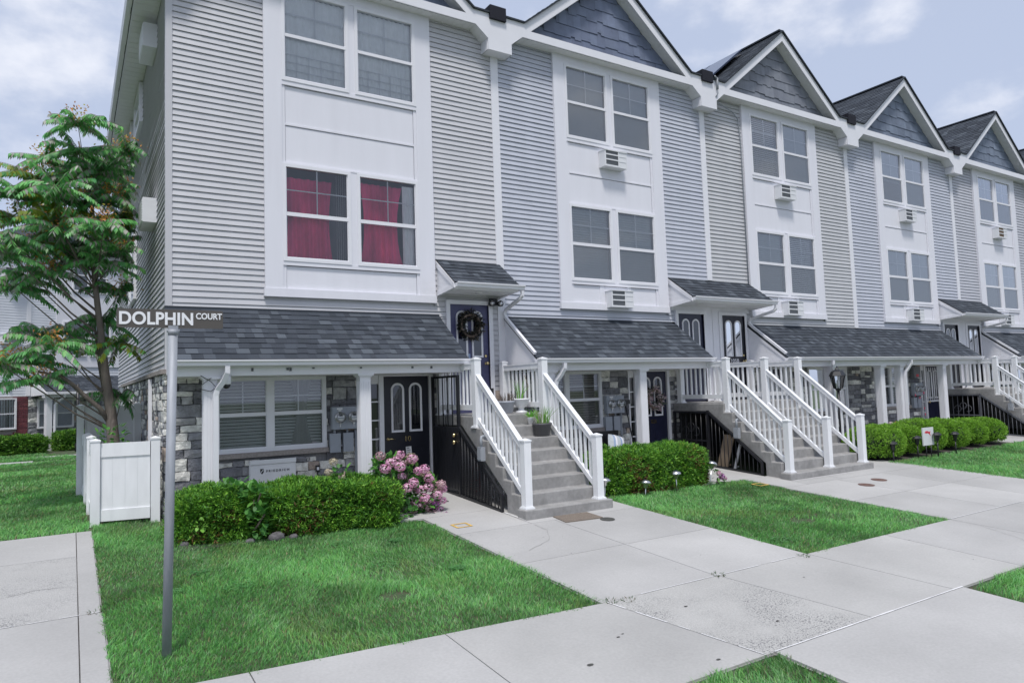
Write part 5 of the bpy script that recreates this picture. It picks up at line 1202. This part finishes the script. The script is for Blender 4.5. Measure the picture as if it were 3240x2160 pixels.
for i, (x, y, rx, ry, rz, lb) in enumerate([(13.50, -2.08, .62, .56, .37, 'nearest and largest of the ball-shaped shrubs, beside the wide stairs'), (14.52, -1.96, .38, .60, .355, 'second ball-shaped shrub from the wide stairs, left of the yard sign'), (15.42, -1.96, .42, .60, .385, 'third ball-shaped shrub from the wide stairs, behind the yard sign'), (16.45, -1.96, .46, .60, .36, 'fourth ball-shaped shrub from the wide stairs, right of the yard sign'), (17.42, -1.96, .39, .57, .335, 'fifth ball-shaped shrub from the wide stairs, second from the far end'), (18.32, -1.96, .43, .58, .33, 'last ball-shaped shrub at the far end of its row')]):
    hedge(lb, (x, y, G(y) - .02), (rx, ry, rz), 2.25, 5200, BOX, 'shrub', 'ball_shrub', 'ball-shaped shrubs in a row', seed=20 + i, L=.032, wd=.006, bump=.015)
hedge('dark clipped hedge at the left edge before the brick based house', tuple(BP + BT * -1.3 + BN * 1.6 + Vector((0, 0, .33))), (1.05, .45, .30), 5, 5000, [tuple(c * .8 for c in q) for q in YEW], seed=41, rot=BA, L=.07, wd=.012)
hedge('dark clipped hedge before the small porch behind the tree', tuple(BP + BT * .75 + BN * 1.4 + Vector((0, 0, .33))), (.42, .4, .33), 5, 2600, [tuple(c * .8 for c in q) for q in YEW], seed=42, rot=BA, L=.07, wd=.012)

def broadleaf(parent, name, C0, n, rad, size, pal, seed, up=.3, shell=True):
    rs = np.random.default_rng(seed); d = rs.normal(size=(n, 3)); d /= np.linalg.norm(d, axis=1)[:, None]
    r_ = rs.uniform(.55, 1, (n, 1)) if shell else rs.uniform(0, 1, (n, 1)); p = np.array(C0) + d * r_ * np.array(rad)
    ax = d * .8 + rs.normal(0, .5, (n, 3)) + np.array([0, 0, -.15 + up]); ax /= np.linalg.norm(ax, axis=1)[:, None]
    V = []; F = []; C = []
    for i in range(n):
        P0_, D = Vector(p[i]), Vector(ax[i]); S_ = D.cross(Vector((0, 0, 1))).normalized() if abs(D.z) < .95 else Vector((1, 0, 0)); N_ = S_.cross(D).normalized(); L_ = size * rs.uniform(.6, 1.2); w_ = L_ * .32; k = len(V)
        V += [P0_, P0_ + D * L_ * .3 + S_ * w_ + N_ * L_ * .04, P0_ + D * L_ * .7 + S_ * w_ * .8 - N_ * L_ * .02, P0_ + D * L_ - N_ * L_ * .12, P0_ + D * L_ * .7 - S_ * w_ * .8 - N_ * L_ * .02, P0_ + D * L_ * .3 - S_ * w_ + N_ * L_ * .04, P0_ + D * L_ * .5 - N_ * L_ * .03]
        c = pal[rs.integers(len(pal))]; j = rs.uniform(.8, 1.2); c = tuple(x * j for x in c)
        for f in ((0, 1, 6, 5), (1, 2, 6, 6), (2, 3, 4, 6), (4, 5, 6, 6)): pass
        F += [(k, k + 1, k + 6, k + 5), (k + 1, k + 2, k + 3, k + 6), (k + 6, k + 3, k + 4, k + 5)]; C += [c] * 3
    return npmesh(name, [tuple(v) for v in V], F, C, LEAF, parent)
HL = [(.08, .25, .05), (.11, .31, .06), (.065, .20, .045), (.15, .36, .07)]
def flowerhead(rad, pal, seed, n=110):
    rs = np.random.default_rng(seed); d = rs.normal(size=(n, 3)); d /= np.linalg.norm(d, axis=1)[:, None]; V = []; F = []; C = []
    for i in range(n):
        D = Vector(d[i]); a = D.orthogonal().normalized(); a.rotate(Matrix.Rotation(rs.uniform(0, 6.28), 3, D)); b = D.cross(a); c = D * rad * rs.uniform(.85, 1.05); s_ = rad * .21; k = len(V)
        t = rs.normal(0, .25, 2); V += [c + a * s_ + D * s_ * t[0], c + b * s_, c - a * s_ + D * s_ * t[1], c - b * s_]; F.append((k, k + 1, k + 2, k + 3)); q = pal[rs.integers(len(pal))]; C.append(q)
    return [tuple(v) for v in V], F, C
PK = [(.72, .36, .54), (.78, .46, .62), (.84, .62, .72), (.66, .29, .48)]; CREAM = [(.62, .56, .42), (.55, .48, .36), (.5, .42, .35), (.45, .40, .28)]; MAUVE = [(.50, .17, .48), (.55, .24, .52), (.45, .13, .42)]; DUSTY = [(.55, .33, .40), (.6, .42, .45), (.45, .28, .3)]
def hydrangea(label, loc, blobs, heads, seed, name='hydrangea', size=.10):
    o = thing(name, label, 'flower bush', loc); V = None
    for i, (c, r_, n) in enumerate(blobs): broadleaf(o, 'leaves', c, n, r_, size, HL, seed + i)
    for i, (x, y, z, r_, pal) in enumerate(heads):
        v, f, c = flowerhead(r_, pal, seed * 7 + i); h = npmesh('flower_head', v, f, c, PETAL, o); h.location = (x, y, z); h.scale = (1, 1, .85)
    b = MB()
    for (c, r_, n) in blobs: b.tube([(c[0] * .3, c[1] * .3, 0), tuple(c)], .012, 5); b.tube([(c[0] * .5, 0, 0), (c[0] + r_[0] * .4, c[1] - .05, c[2] + r_[2] * .4)], .01, 5)
    b.build('stems', TWIG, o); return o
rh = random.Random(11); heads = []
for (x, z) in [(2.50, 1.10), (2.62, 1.0), (2.73, 1.03), (2.55, .93), (2.80, 1.10), (2.86, 1.0), (2.72, .95), (2.95, 1.03), (2.78, .80), (2.90, .72), (2.80, .66), (3.02, .86), (3.10, .88), (3.15, .76), (3.02, .60), (3.22, .70), (3.16, .62), (3.05, .50), (3.25, .52), (3.30, .66), (3.36, .58), (2.98, .42), (3.08, .38), (3.20, .44), (3.16, .33), (3.28, .36), (3.36, .42), (3.22, .24), (3.33, .28), (3.36, .20), (3.26, .15), (2.88, .20), (2.95, .19)]:
    big = rh.uniform(.062, .088) if z > .22 or x > 3.1 else .04
    heads.append((x - 2.9, -.22 - rh.uniform(-.05, .16) + (.15 if z > .95 else 0), z - .22, big, rh.choice([PK, PK, PK, DUSTY, MAUVE if z < .5 else PK])))
heads += [(2.97 - 2.9, -.10, 1.02 - .22, .10, CREAM), (3.32 - 2.9, -.20, .60 - .22, .095, CREAM), (3.18 - 2.9, -.12, .78 - .22, .085, CREAM)]
hydrangea('large pink hydrangea bush at the end of the long hedge by the walk', (2.9, -1.45, .22), [((-.10, 0, .45), (.36, .30, .40), 330), ((.25, -.05, .28), (.27, .30, .30), 260), ((-.2, .05, .70), (.28, .24, .18), 140), ((-.05, -.28, .06), (.22, .12, .10), 50)], heads, 5)
hydrangea('cream flowered hydrangea growing up through the long hedge', (1.82, -1.70, .22), [((.03, -.20, .40), (.17, .13, .24), 100), ((.05, -.04, .68), (.13, .10, .15), 55)], [(-.10, -.05, .74, .055, CREAM), (.0, .05, .86, .06, CREAM), (.06, -.08, .66, .055, CREAM)], 9, size=.085)
hydrangea('leafy green shrub without flowers growing up through the long hedge', (.66, -1.62, .22), [((-.08, .02, .62), (.24, .16, .12), 110), ((.12, -.20, .50), (.15, .12, .20), 90), ((.16, -.30, .24), (.11, .09, .24), 80)], [], 13, name='leafy_shrub', size=.10)
hydrangea('small pink flowers at the right end of the second hedge', (8.32, -2.30, G(-2.3)), [((.05, 0, .12), (.16, .10, .12), 40)], [(.10, -.05, .14, .06, MAUVE), (.18, -.03, .10, .05, PK), (.02, -.06, .2, .045, PK)], 17, size=.07)
hydrangea('pink and white potted petunias on the fourth house porch', (15.62, -1.15, .62), [((0, 0, .1), (.34, .16, .12), 80)], [(-.22, -.1, .16, .06, PK), (-.1, -.12, .2, .055, MAUVE), (0, -.1, .22, .06, [(.75, .6, .68), (.7, .5, .6)]), (.12, -.12, .18, .06, PK), (.2, -.1, .22, .05, [(.6, .08, .12)]), (.28, -.08, .14, .05, [(.75, .6, .68)])], 19, name='potted_petunias', size=.06)
o = thing('seedling', 'bright green seedling poking from the left end of the long hedge', 'plant', (.16, -1.86, .38)); broadleaf(o, 'leaves', (0, 0, .12), 22, (.07, .04, .07), .06, [(.16, .36, .05), (.2, .4, .07)], 23)
o = thing('weed_clump', 'clump of leafy weeds at the foot of the long hedge', 'plant', (1.45, -2.0, .22)); broadleaf(o, 'leaves', (0, 0, .04), 60, (.18, .05, .06), .06, HL, 24)
for (x, y, s_, lb) in ((1.0, -2.0, .085, 'grey rounded stone ornament at the foot of the long hedge'), (1.19, -2.02, .05, 'small dark stone beside the rounded ornament under the hedge'), (.70, -1.96, .05, 'small grey stone left of the rounded ornament under the hedge'), (.02, -1.70, .05, 'pale stone at the left end of the long hedge')):
    b = MB(); rs = random.Random(int(x * 100)); n = 10; P = []
    for j in range(7):
        for i in range(n): t = 6.283 * i / n; ph = math.pi * j / 6; q = s_ * rs.uniform(.85, 1.1); P.append((q * 1.2 * math.sin(ph) * math.cos(t), q * .8 * math.sin(ph) * math.sin(t), q * .8 * math.cos(ph) + s_ * .5))
    b.add(P, [(j * n + i, j * n + (i + 1) % n, (j + 1) * n + (i + 1) % n, (j + 1) * n + i) for j in range(6) for i in range(n)], 0, smooth=True); q = b.build('stone', RUSTSTONE); q.location = (x, y, G(y)); tag(q, lb, 'stone')

# ---- tree of heaven in the side yard
tree = thing('tree', 'slender tree with long feathery leaves and orange seed clusters beside the corner house', 'tree', (-.50, 2.2, .348))
TO = Vector((-.50, 2.2, .348))
trunk_pts = [(-.47, 2.2, .30), (-.50, 2.2, .75), (-.545, 2.2, 1.35), (-.58, 2.2, 1.8), (-.66, 2.2, 2.41), (-.735, 2.2, 3.15), (-.775, 2.2, 3.5), (-.82, 2.22, 3.95), (-.845, 2.25, 4.45), (-.84, 2.28, 4.95), (-.93, 2.25, 5.6), (-1.06, 2.1, 6.15)]
b = MB(); rads = [.115, .10, .09, .08, .062, .050, .045, .040, .034, .028, .021, .012]
b.tube([Vector(p) - TO for p in trunk_pts], rads, 12)
ROS = [(-1.08, 1.55, 6.28), (-0.4, 1.83, 6.05), (-0.7, 2.84, 5.91), (-1.63, 2.45, 5.59), (-1.34, 1.57, 5.24), (-0.6, 2.18, 5.31), (-1.0, 2.26, 5.2), (-1.33, 1.69, 4.73), (-1.86, 2.72, 4.96), (-1.27, 1.6, 4.6), (-1.99, 2.1, 5.25), (-1.46, 2.33, 4.05), (-1.91, 2.46, 3.82), (-1.72, 2.73, 4.02), (-1.27, 3.12, 3.04), (-1.38, 1.91, 2.87), (-1.86, 2.57, 2.66), (-1.66, 2.65, 2.67), (-2.02, 1.93, 2.58), (-0.72, 1.4, 4.71), (-0.4, 3.15, 5.72), (-0.46, 1.94, 4.41), (-0.7, 1.96, 4.19), (-0.67, 2.45, 3.33), (-0.48, 2.25, 2.95), (-1.52, 2.07, 2.35), (-1.13, 2.59, 4.58), (-1.7, 3.08, 4.63), (-1.92, 1.77, 4.22), (-1.49, 2.53, 5.95), (-1.08, 1.94, 5.98), (-0.68, 2.74, 6.1), (-1.96, 1.79, 4.5), (-.45, 2.4, 3.8), (-.5, 2.9, 4.9), (-.42, 2.2, 5.0), (-.4, 2.6, 2.1), (-1.0, 2.3, 5.65), (-1.35, 2.0, 5.0), (-1.6, 2.3, 4.5), (-1.0, 2.5, 4.35), (-.75, 2.0, 5.7), (-1.5, 2.4, 3.1), (-1.75, 2.2, 5.2), (-.6, 2.6, 4.6)]
def trunk_at(z):
    for i in range(len(trunk_pts) - 1):
        if trunk_pts[i][2] <= z <= trunk_pts[i + 1][2]:
            f = (z - trunk_pts[i][2]) / (trunk_pts[i + 1][2] - trunk_pts[i][2]); return Vector(trunk_pts[i]).lerp(Vector(trunk_pts[i + 1]), f), rads[i] * (1 - f) + rads[i + 1] * f
    return Vector(trunk_pts[-1]), rads[-1]
for (x, y, z) in ROS:
    d_ = math.hypot(x + .75, y - 2.2); q, rq = trunk_at(max(1.5, min(6.1, z - .25 - d_ * .75))); e_ = Vector((x, y, z))
    m1 = q.lerp(e_, .35) + Vector((0, 0, -.02 - .04 * d_)); m2 = q.lerp(e_, .75) + Vector((0, 0, -.03))
    r0 = min(rq * .4, .007 + .009 * d_); b.tube([q - TO, m1 - TO, m2 - TO, e_ - TO], [r0, r0 * .75, r0 * .5, .006], 6)
# the long low limb
b.tube([Vector(p) - TO for p in [(-.60, 2.2, 1.65), (-.74, 2.15, 1.88), (-.93, 2.1, 2.06), (-1.1, 2.05, 2.25), (-1.27, 2.0, 2.40), (-1.52, 2.05, 2.46), (-1.9, 1.95, 2.52)]], [.045, .038, .034, .03, .024, .016, .008], 8)
b.tube([Vector(p) - TO for p in [(-.58, 2.2, 1.6), (-.66, 2.35, 2.1), (-.75, 2.6, 2.7), (-.8, 2.9, 3.3)]], [.05, .035, .025, .012], 8)
b.build('trunk', BARK, tree)
rs = np.random.default_rng(17)
LP = np.array([(.12, .38, .10), (.15, .44, .12), (.09, .31, .085), (.19, .48, .14), (.21, .50, .19), (.13, .39, .15), (.34, .35, .30), (.44, .435, .40), (.26, .43, .22)])
V = []; F = []; C = []; RV = MB()
for ri, c in enumerate(ROS):
    nl_ = rs.integers(11, 15); a0 = rs.uniform(0, 6.28); tone = rs.uniform(.8, 1.2); yel = rs.uniform() < .12
    for k in range(nl_):
        a = a0 + 6.283 * k / nl_ + rs.normal(0, .18); L_ = rs.uniform(.42, .64); el_ = rs.uniform(-.15, .8); dro = rs.uniform(.22, .58)
        hd = np.array([math.cos(a), math.sin(a), 0])
        if c[0] + hd[0] * L_ > -.12: hd = hd * np.array([.3, 1, 1]); 
        npair = 15; pts_ = []
        for j in range(npair + 2):
            t = j / (npair + 1); pts_.append(np.array(c) + hd * L_ * t * math.cos(el_ * .6) + np.array([0, 0, L_ * (math.sin(el_) * t - dro * t * t)]))
        RV.tube([tuple(Vector(p) - TO) for p in pts_[::4]] + [tuple(Vector(pts_[-1]) - TO)], .004, 3, 0, cap=False)
        side = np.array([-hd[1], hd[0], 0]); side /= np.linalg.norm(side) + 1e-9
        for j in range(1, npair + 2):
            p = pts_[j]; tg = pts_[j] - pts_[j - 1]; tg /= np.linalg.norm(tg); ll = .125 * (1 - .35 * abs(j / npair - .45)) * rs.uniform(.85, 1.15)
            col = LP[rs.integers(len(LP))] * tone * rs.uniform(.85, 1.15)
            if yel and rs.uniform() < .5: col = np.array([.20, .26, .03])
            for sg_ in (-1, 1):
                if p[0] + side[0] * sg_ * ll > -.04: continue
                d_ = side * sg_ * .55 + tg * .22 + np.array([0, 0, -.72 + rs.normal(0, .15)]); d_ /= np.linalg.norm(d_); w_ = tg - d_ * (tg @ d_) + rs.normal(0, .12, 3); w_ /= np.linalg.norm(w_) + 1e-9; w_ *= ll * .215; b_ = len(V)
                V += [p, p + d_ * ll * .35 + w_, p + d_ * ll + np.array([0, 0, -.012]), p + d_ * ll * .35 - w_]; F.append((b_, b_ + 1, b_ + 2, b_ + 3)); C.append(col)
cr_o = npmesh('crown', np.array(V) - np.array(TO), F, C, LEAF, tree); RV.build('leaf_stalks', TWIG, cr_o)
ORG = [(.62, .27, .08), (.70, .34, .11), (.55, .22, .07), (.62, .38, .09), (.40, .38, .06)]
for ri in (0, 1, 3, 5, 6, 8, 9, 11, 13, 15, 16, 18, 19, 20, 21, 25, 27, 29, 31, 33):
    rs2 = np.random.default_rng(ri); n = 130; p = rs2.normal(0, 1, (n, 3)) * np.array([.10, .09, .085]) + np.array([0, 0, .10]); d = rs2.normal(size=(n, 3)); d /= np.linalg.norm(d, axis=1)[:, None]; pal = np.array(ORG)
    v, f, c_ = leafquads(p, d, np.full(n, .05), np.full(n, .013), rs2, pal[rs2.integers(0, len(pal), n)]); h = npmesh('seed_cluster', v, f, c_, PETAL, tree); h.location = Vector(ROS[ri]) - TO
o = thing('sapling', 'small fern-leaved sapling behind the low fence', 'plant', (-.62, 1.0, .35)); blades(o, 'stems', 6, .04, .9, (0, 0), [(.06, .12, .03)], 0, w=.006, lean=.4, seed=8); broadleaf(o, 'leaves', (.02, 0, 1.12), 70, (.22, .16, .16), .09, HL, 31)

# ---- lawns: every blade a bent strip
def inside(poly, x, y):
    r_ = np.zeros(len(x), bool); j = len(poly) - 1
    for i in range(len(poly)):
        xi, yi = poly[i]; xj, yj = poly[j]; c = ((yi > y) != (yj > y)) & (x < (xj - xi) * (y - yi) / (yj - yi + 1e-12) + xi); r_ ^= c; j = i
    return r_
def n2(x, y, k, s): 
    r_ = np.random.default_rng(s); o = 0
    for i in range(7):
        a = r_.uniform(0, 6.28); f = k * (1 + .45 * i); o = o + np.sin((x * math.cos(a) + y * math.sin(a)) * f + r_.uniform(0, 6.28)) / (1 + .35 * i)
    return o / 2.6
Gv = lambda y: .348 + .062 * np.minimum(y, 0)
def lawn(label, poly, dens, h=.055, w=.0028, seed=1, bare=(), tuft=(), edge=.03):
    rs = np.random.default_rng(seed); xs = [p[0] for p in poly]; ys = [p[1] for p in poly]; A = (max(xs) - min(xs)) * (max(ys) - min(ys)); n = int(A * dens)
    x = rs.uniform(min(xs), max(xs), n); y = rs.uniform(min(ys), max(ys), n); k = inside(poly, x, y)
    for (bx_, by_, br_) in bare:
        d = np.hypot((x - bx_), (y - by_) * 1.3) / br_ + .35 * n2(x, y, 14, 77); k &= ~((d < 1) & (rs.uniform(0, 1, n) < .93))
    thin = n2(x, y, 2.2, seed + 9); k &= rs.uniform(0, 1, n) < np.clip(1.12 - .75 * np.maximum(thin - .2, 0), .3, 1)
    x, y, thin = x[k], y[k], thin[k]; n = len(x)
    patch = n2(x, y, 1.6, seed + 1); fine = n2(x, y, 6, seed + 2)
    hh = h * rs.uniform(.55, 1.15, n) * (1 + .28 * patch + .22 * fine)
    for (tx, ty, tr, th) in tuft: d = np.hypot(x - tx, (y - ty) * 1.4) / tr; hh *= 1 + th * np.exp(-d * d)
    hh = np.maximum(hh, .012)
    a = rs.uniform(0, 6.283, n); fa = n2(x, y, 1.1, seed + 5) * 2.5; dx, dy = np.cos(a) + .5 * np.cos(fa), np.sin(a) + .5 * np.sin(fa); ln = hh * rs.uniform(.25, .95, n)
    b = rs.uniform(0, 3.1416, n); px, py = np.cos(b), np.sin(b); ww = w * rs.uniform(.7, 1.5, n); z = Gv(y) + .004
    V = np.empty((n, 5, 3), np.float32)
    for j, (t, s_) in enumerate(((0, -1), (0, 1), (.55, -.8), (.55, .8))):
        V[:, j, 0] = x + dx * ln * t * t + px * ww * s_; V[:, j, 1] = y + dy * ln * t * t + py * ww * s_; V[:, j, 2] = z + hh * t
    V[:, 4, 0] = x + dx * ln; V[:, 4, 1] = y + dy * ln; V[:, 4, 2] = z + hh * .92
    pal = np.array([(.155, .410, .100), (.190, .460, .115), (.120, .345, .088), (.240, .500, .140), (.165, .420, .140), (.140, .380, .122)]); c = pal[rs.integers(0, len(pal), n)] * (1 + .30 * patch + .20 * fine)[:, None]
    pale = rs.uniform(0, 1, n) < .06 + .22 * np.maximum(fine, 0) + .18 * np.maximum(thin, 0); c[pale] = c[pale] * .5 + np.array([.20, .25, .17])
    straw = rs.uniform(0, 1, n) < .02 + .06 * np.maximum(-patch, 0); c[straw] = np.array([.38, .33, .18]) * rs.uniform(.6, 1.1, (straw.sum(), 1))
    yl_ = n2(x, y, 2.9, seed + 21); my = (rs.uniform(0, 1, n) < np.clip((yl_ - .35) * 1.1, 0, .6)); c[my] = c[my] * .45 + np.array([.15, .20, .06])
    dk = n2(x, y, 2.4, seed + 31) > .55; c[dk] *= .74
    base = (np.arange(n) * 5)[:, None]
    Fq = base + np.array([[0, 1, 3, 2]]); Ft = base + np.array([[2, 3, 4, 4]])
    # triangles as a second face set
    me = bpy.data.meshes.new('grass'); me.vertices.add(n * 5); me.vertices.foreach_set('co', V.ravel())
    li = np.concatenate([np.concatenate([Fq, base + np.array([[2, 3, 4]])], 1).ravel()]).astype(np.int32); me.loops.add(len(li)); me.loops.foreach_set('vertex_index', li)
    me.polygons.add(2 * n); st = np.stack([np.arange(n) * 7, np.arange(n) * 7 + 4], 1).ravel().astype(np.int32); tt = np.tile([4, 3], n).astype(np.int32); me.polygons.foreach_set('loop_start', st); me.polygons.foreach_set('loop_total', tt)
    me.materials.append(GRASS); me.update(calc_edges=True); at = me.color_attributes.new('Col', 'FLOAT_COLOR', 'CORNER'); q = np.ones((len(li), 4), np.float32); q[:, :3] = np.repeat(np.clip(c, 0, 1), 7, 0); at.data.foreach_set('color', q.ravel())
    o = bpy.data.objects.new('grass', me); COL.objects.link(o); return tag(o, label, 'grass', kind='stuff')
def rag(poly, a=.03, step=.12, seed=0):
    r_ = random.Random(seed); out_ = []
    for i in range(len(poly)):
        p, q = Vector(poly[i]), Vector(poly[(i + 1) % len(poly)]); L_ = (q - p).length; n = max(1, int(L_ / step)); nn = Vector((-(q - p).y, (q - p).x)) / max(L_, 1e-6)
        for k in range(n): v = p.lerp(q, k / n) + nn * r_.uniform(-a, a); out_.append((v.x, v.y))
    return out_
A_ = [(-.90, -5.47), (.5, -5.60), (1.8, -5.71), (2.97, -5.82), (2.95, -4.0), (2.90, -2.05), (2.6, -1.9), (1.2, -1.95), (.0, -1.75), (-.1, -.9), (-.1, 0), (-.86, 0), (-.88, -.4)]
lawn('lawn of the corner house with the street sign in it', rag(A_, .035, .1, 1), 5200, .047, .0030, 1, bare=[(1.45, -4.60, .17)], tuft=[(1.25, -4.42, .26, 1.3), (.1, -4.85, .3, .3)])
B_ = [(5.86, -5.82), (8.93, -5.80), (9.05, -2.35), (8.35, -2.2), (7.0, -2.25), (5.95, -2.2), (5.84, -2.9)]
lawn('lawn in front of the second house', rag(B_, .035, .1, 2), 3600, .047, .0038, 2, bare=[(7.25, -4.72, .19)])
C_ = [(13.3, -5.80), (19.6, -5.8), (19.6, -2.5), (17, -2.45), (13.1, -2.55), (13.2, -4)]
lawn('lawn beyond the wide stairs', rag(C_, .04, .15, 3), 1700, .055, .0055, 3)
lawn('strip of grass at the bottom right corner by the street walk', rag([(6.18, -7.32), (9.5, -7.30), (9.5, -9.4), (6.20, -9.4)], .04, .1, 4), 4200, .06, .0032, 4)
lawn('grass corner at the bottom edge between two walks', rag([(3.36, -7.30), (1.6, -7.31), (1.6, -9.6), (3.36, -9.6)], .045, .1, 5), 6500, .06, .0030, 5)
lawn('lawn left of the low white fence', rag([(-.92, -.36), (-.93, 3.4), (-5, 3.4), (-5, -.36)], .03, .15, 6), 2300, .055, .0045, 6)
lawn('back lawn towards the brick based house', [(-.95, 3.4), (-1.0, 13), (-5.5, 13), (-5.5, 3.4)], 900, .06, .008, 7)
lawn('grass before the far hedges at the left', [(-.95, 13.7), (-.95, 14.8), (-2.1, 17.6), (-5.5, 16), (-5.5, 13.7)], 600, .06, .010, 8)
lawn('far lawn at the right edge', [(24.2, -5.8), (33, -5.8), (33, -2.5), (24.2, -2.5)], 500, .06, .010, 9)
for i, (x, y) in enumerate([(3.02, -5.80), (4.43, -5.79), (5.75, -5.84), (3.18, -5.86), (-.93, -3.64)]):
    o = thing('weed_tuft', ['grass tuft in the walk joint at the corner of the first lawn', 'grass tuft in the joint at the far corner of the rough slab', 'grass tuft in the joint at the corner of the second lawn', 'grass tuft in the joint beside the rough slab', 'grass tuft in the left walk joint'][i], 'weed', (x, y, G(y) + .02), 'weeds in the pavement joints')
    blades(o, 'blades', 40, .07, .045, (0, 0), [(.03, .10, .03), (.05, .13, .04), (.16, .14, .08)], 0, GRASS, w=.003, lean=1.3, seed=i + 40)
def clover(label, spots, seed):
    rs = np.random.default_rng(seed); V = []; F = []; C = []
    for (x0, y0, r_, n) in spots:
        for i in range(n):
            a = rs.uniform(0, 6.283); q = r_ * math.sqrt(rs.uniform(0, 1)); x, y = x0 + q * math.cos(a), y0 + q * .8 * math.sin(a); z = Gv(y) + rs.uniform(.02, .05); s_ = rs.uniform(.008, .016); col = (.10, .30, .09) if rs.uniform() < .7 else (.16, .36, .14)
            for k in range(3):
                t = a + 2.094 * k; d = np.array([math.cos(t), math.sin(t), .25]) * s_; e = np.array([-math.sin(t), math.cos(t), 0]) * s_ * .55; p = np.array([x, y, z]); b_ = len(V); V += [p, p + d * .6 + e, p + d * 1.15, p + d * .6 - e]; F.append((b_, b_ + 1, b_ + 2, b_ + 3)); C.append(col)
    return tag(npmesh('clover', V, F, C, LEAF), label, 'clover', kind='stuff')
clover('patches of clover scattered in the lawns', [(rnd(-.6, 2.6), rnd(-5.5, -2.6), rnd(.08, .22), 120) for _ in range(7)] + [(rnd(6.1, 8.7), rnd(-5.5, -3), rnd(.1, .25), 90) for _ in range(4)] + [(2.9, -7.7, .15, 120), (2.4, -8.0, .2, 120), (6.7, -7.7, .15, 80)], 5)
# planting beds
bd = MB(); sheet_poly(bd, [(-.05, -1.95), (2.59, -2.0), (2.59, -1.0), (-.05, -1.0)], .016); sheet_poly(bd, [(5.87, -2.28), (7.98, -2.28), (7.98, -1.22), (5.87, -1.22)], .016); sheet_poly(bd, [(13.12, -2.62), (18.88, -2.55), (18.88, -1.22), (13.12, -1.22)], .016); struct(bd.build('planting_bed', MULCH))

# ------------------------------------------------------------ garden lights, lamp post, yard sign
def solar_light(x, y, lean, ang, hh, label):
    o = thing('solar_light', label, 'garden light', (x, y, G(y)), 'silver solar lights along the second hedge')
    d = Vector((math.sin(lean) * math.cos(ang), math.sin(lean) * math.sin(ang), math.cos(lean))); tp = d * hh
    b = MB(); b.tube([tuple(-d * .05), tuple(tp - d * .03)], .0095, 8); b.build('stake', STEEL, o)
    rot = d.to_track_quat('Z', 'Y').to_matrix(); Tt = lambda x_, y_, z_: tuple(rot @ Vector((x_, y_, z_)) + tp)
    b = MB(Tt); b.lathe([(.022, -.07), (.036, -.058), (.043, -.012), (.088, .0), (.090, .014), (.068, .042), (.036, .054), (.004, .058)], (0, 0, 0), 18); b.build('head', STEEL, o)
    b = MB(Tt); b.box(-.026, .026, -.026, .026, .056, .060); b.build('solar_cell', SOLAR, o)
solar_light(5.68, -2.50, .10, 0.3, .34, 'silver solar light leaning beside the single stairs')
solar_light(6.53, -2.47, .17, .5, .22, 'silver solar light tilted at the middle of the second hedge')
solar_light(7.25, -2.44, .06, 3.4, .30, 'silver solar light standing nearly upright before the second hedge')
solar_light(7.98, -2.46, .30, .2, .40, 'silver solar light leaning hard at the right end of the second hedge')
def path_light(x, y, label, h=.33):
    o = thing('path_light', label, 'garden light', (x, y, G(y)), 'black path lights before the ball shrubs')
    b = MB(); b.tube([(0, 0, -.05), (0, 0, h)], .014, 8); b.build('stake', BLACKP, o)
    b = MB(); b.lathe([(.035, h), (.055, h + .12), (.065, h + .125), (.095, h + .13), (.06, h + .17), (.02, h + .185), (.004, h + .19)], (0, 0, 0), 8, smooth=False); b.build('cap', BLACKP, o)
    b = MB(); b.lathe([(.030, h + .01), (.045, h + .11)], (0, 0, 0), 8); b.build('lens', METERG, o)
path_light(13.25, -2.62, 'black path light in front of the nearest ball shrub', .27); path_light(14.22, -2.60, 'black path light between the first and second ball shrubs', .32); path_light(14.80, -2.72, 'black path light standing before the white yard sign', .37); path_light(15.55, -2.72, 'black path light right of the white yard sign', .34)
o = thing('yard_sign', 'small white yard sign with a red curved mark among the ball shrubs', 'yard sign', (14.62, -2.62, G(-2.62)))
b = MB(); b.box(-.215, .215, -.012, .012, .28, .66); b.build('board', ACW, o); b = MB(); b.tube([(-.1, 0, -.05), (-.1, 0, .29)], .01, 6); b.tube([(.1, 0, -.05), (.1, 0, .29)], .01, 6); b.build('stakes', BLACKP, o)
b = MB(); b.prism([(-.15, .555), (-.09, .59), (-.01, .585), (.04, .565), (.09, .58), (.07, .52), (.10, .47), (.02, .53), (-.03, .545), (-.06, .535)], -.0145, -.012); b.build('emblem', RED, o)
o = thing('lamp_post', 'black lantern on a black post beside the wide double stairs', 'lamp post', (13.68, -1.2, G(-1.2)))
b = MB(); b.tube([(0, 0, -.05), (0, 0, 1.42)], .03, 10); b.lathe([(.06, 0), (.06, .1), (.04, .14)], (0, 0, 0), 12); b.build('post', BLACKM, o)
zl_ = 1.42
b = MB(); b.lathe([(.05, zl_), (.06, zl_ + .03), (.09, zl_ + .05)], (0, 0, 0), 6, smooth=False)
for k in range(6): t = 6.283 * k / 6; b.tube([(.09 * math.cos(t), .09 * math.sin(t), zl_ + .05), (.155 * math.cos(t), .155 * math.sin(t), zl_ + .33)], .009, 5)
b.lathe([(.165, zl_ + .33), (.185, zl_ + .34), (.13, zl_ + .43), (.05, zl_ + .48), (.02, zl_ + .52), (.012, zl_ + .56)], (0, 0, 0), 6, smooth=False); b.build('lantern', BLACKM, o)
b = MB(); b.lathe([(.088, zl_ + .05), (.15, zl_ + .33)], (0, 0, 0), 6, smooth=False); b.build('glass', METERG, o); b = MB(); b.lathe([(.02, zl_ + .05), (.025, zl_ + .16), (.03, zl_ + .22), (.006, zl_ + .25)], (0, 0, 0), 10); b.build('bulb', SIGNW, o)
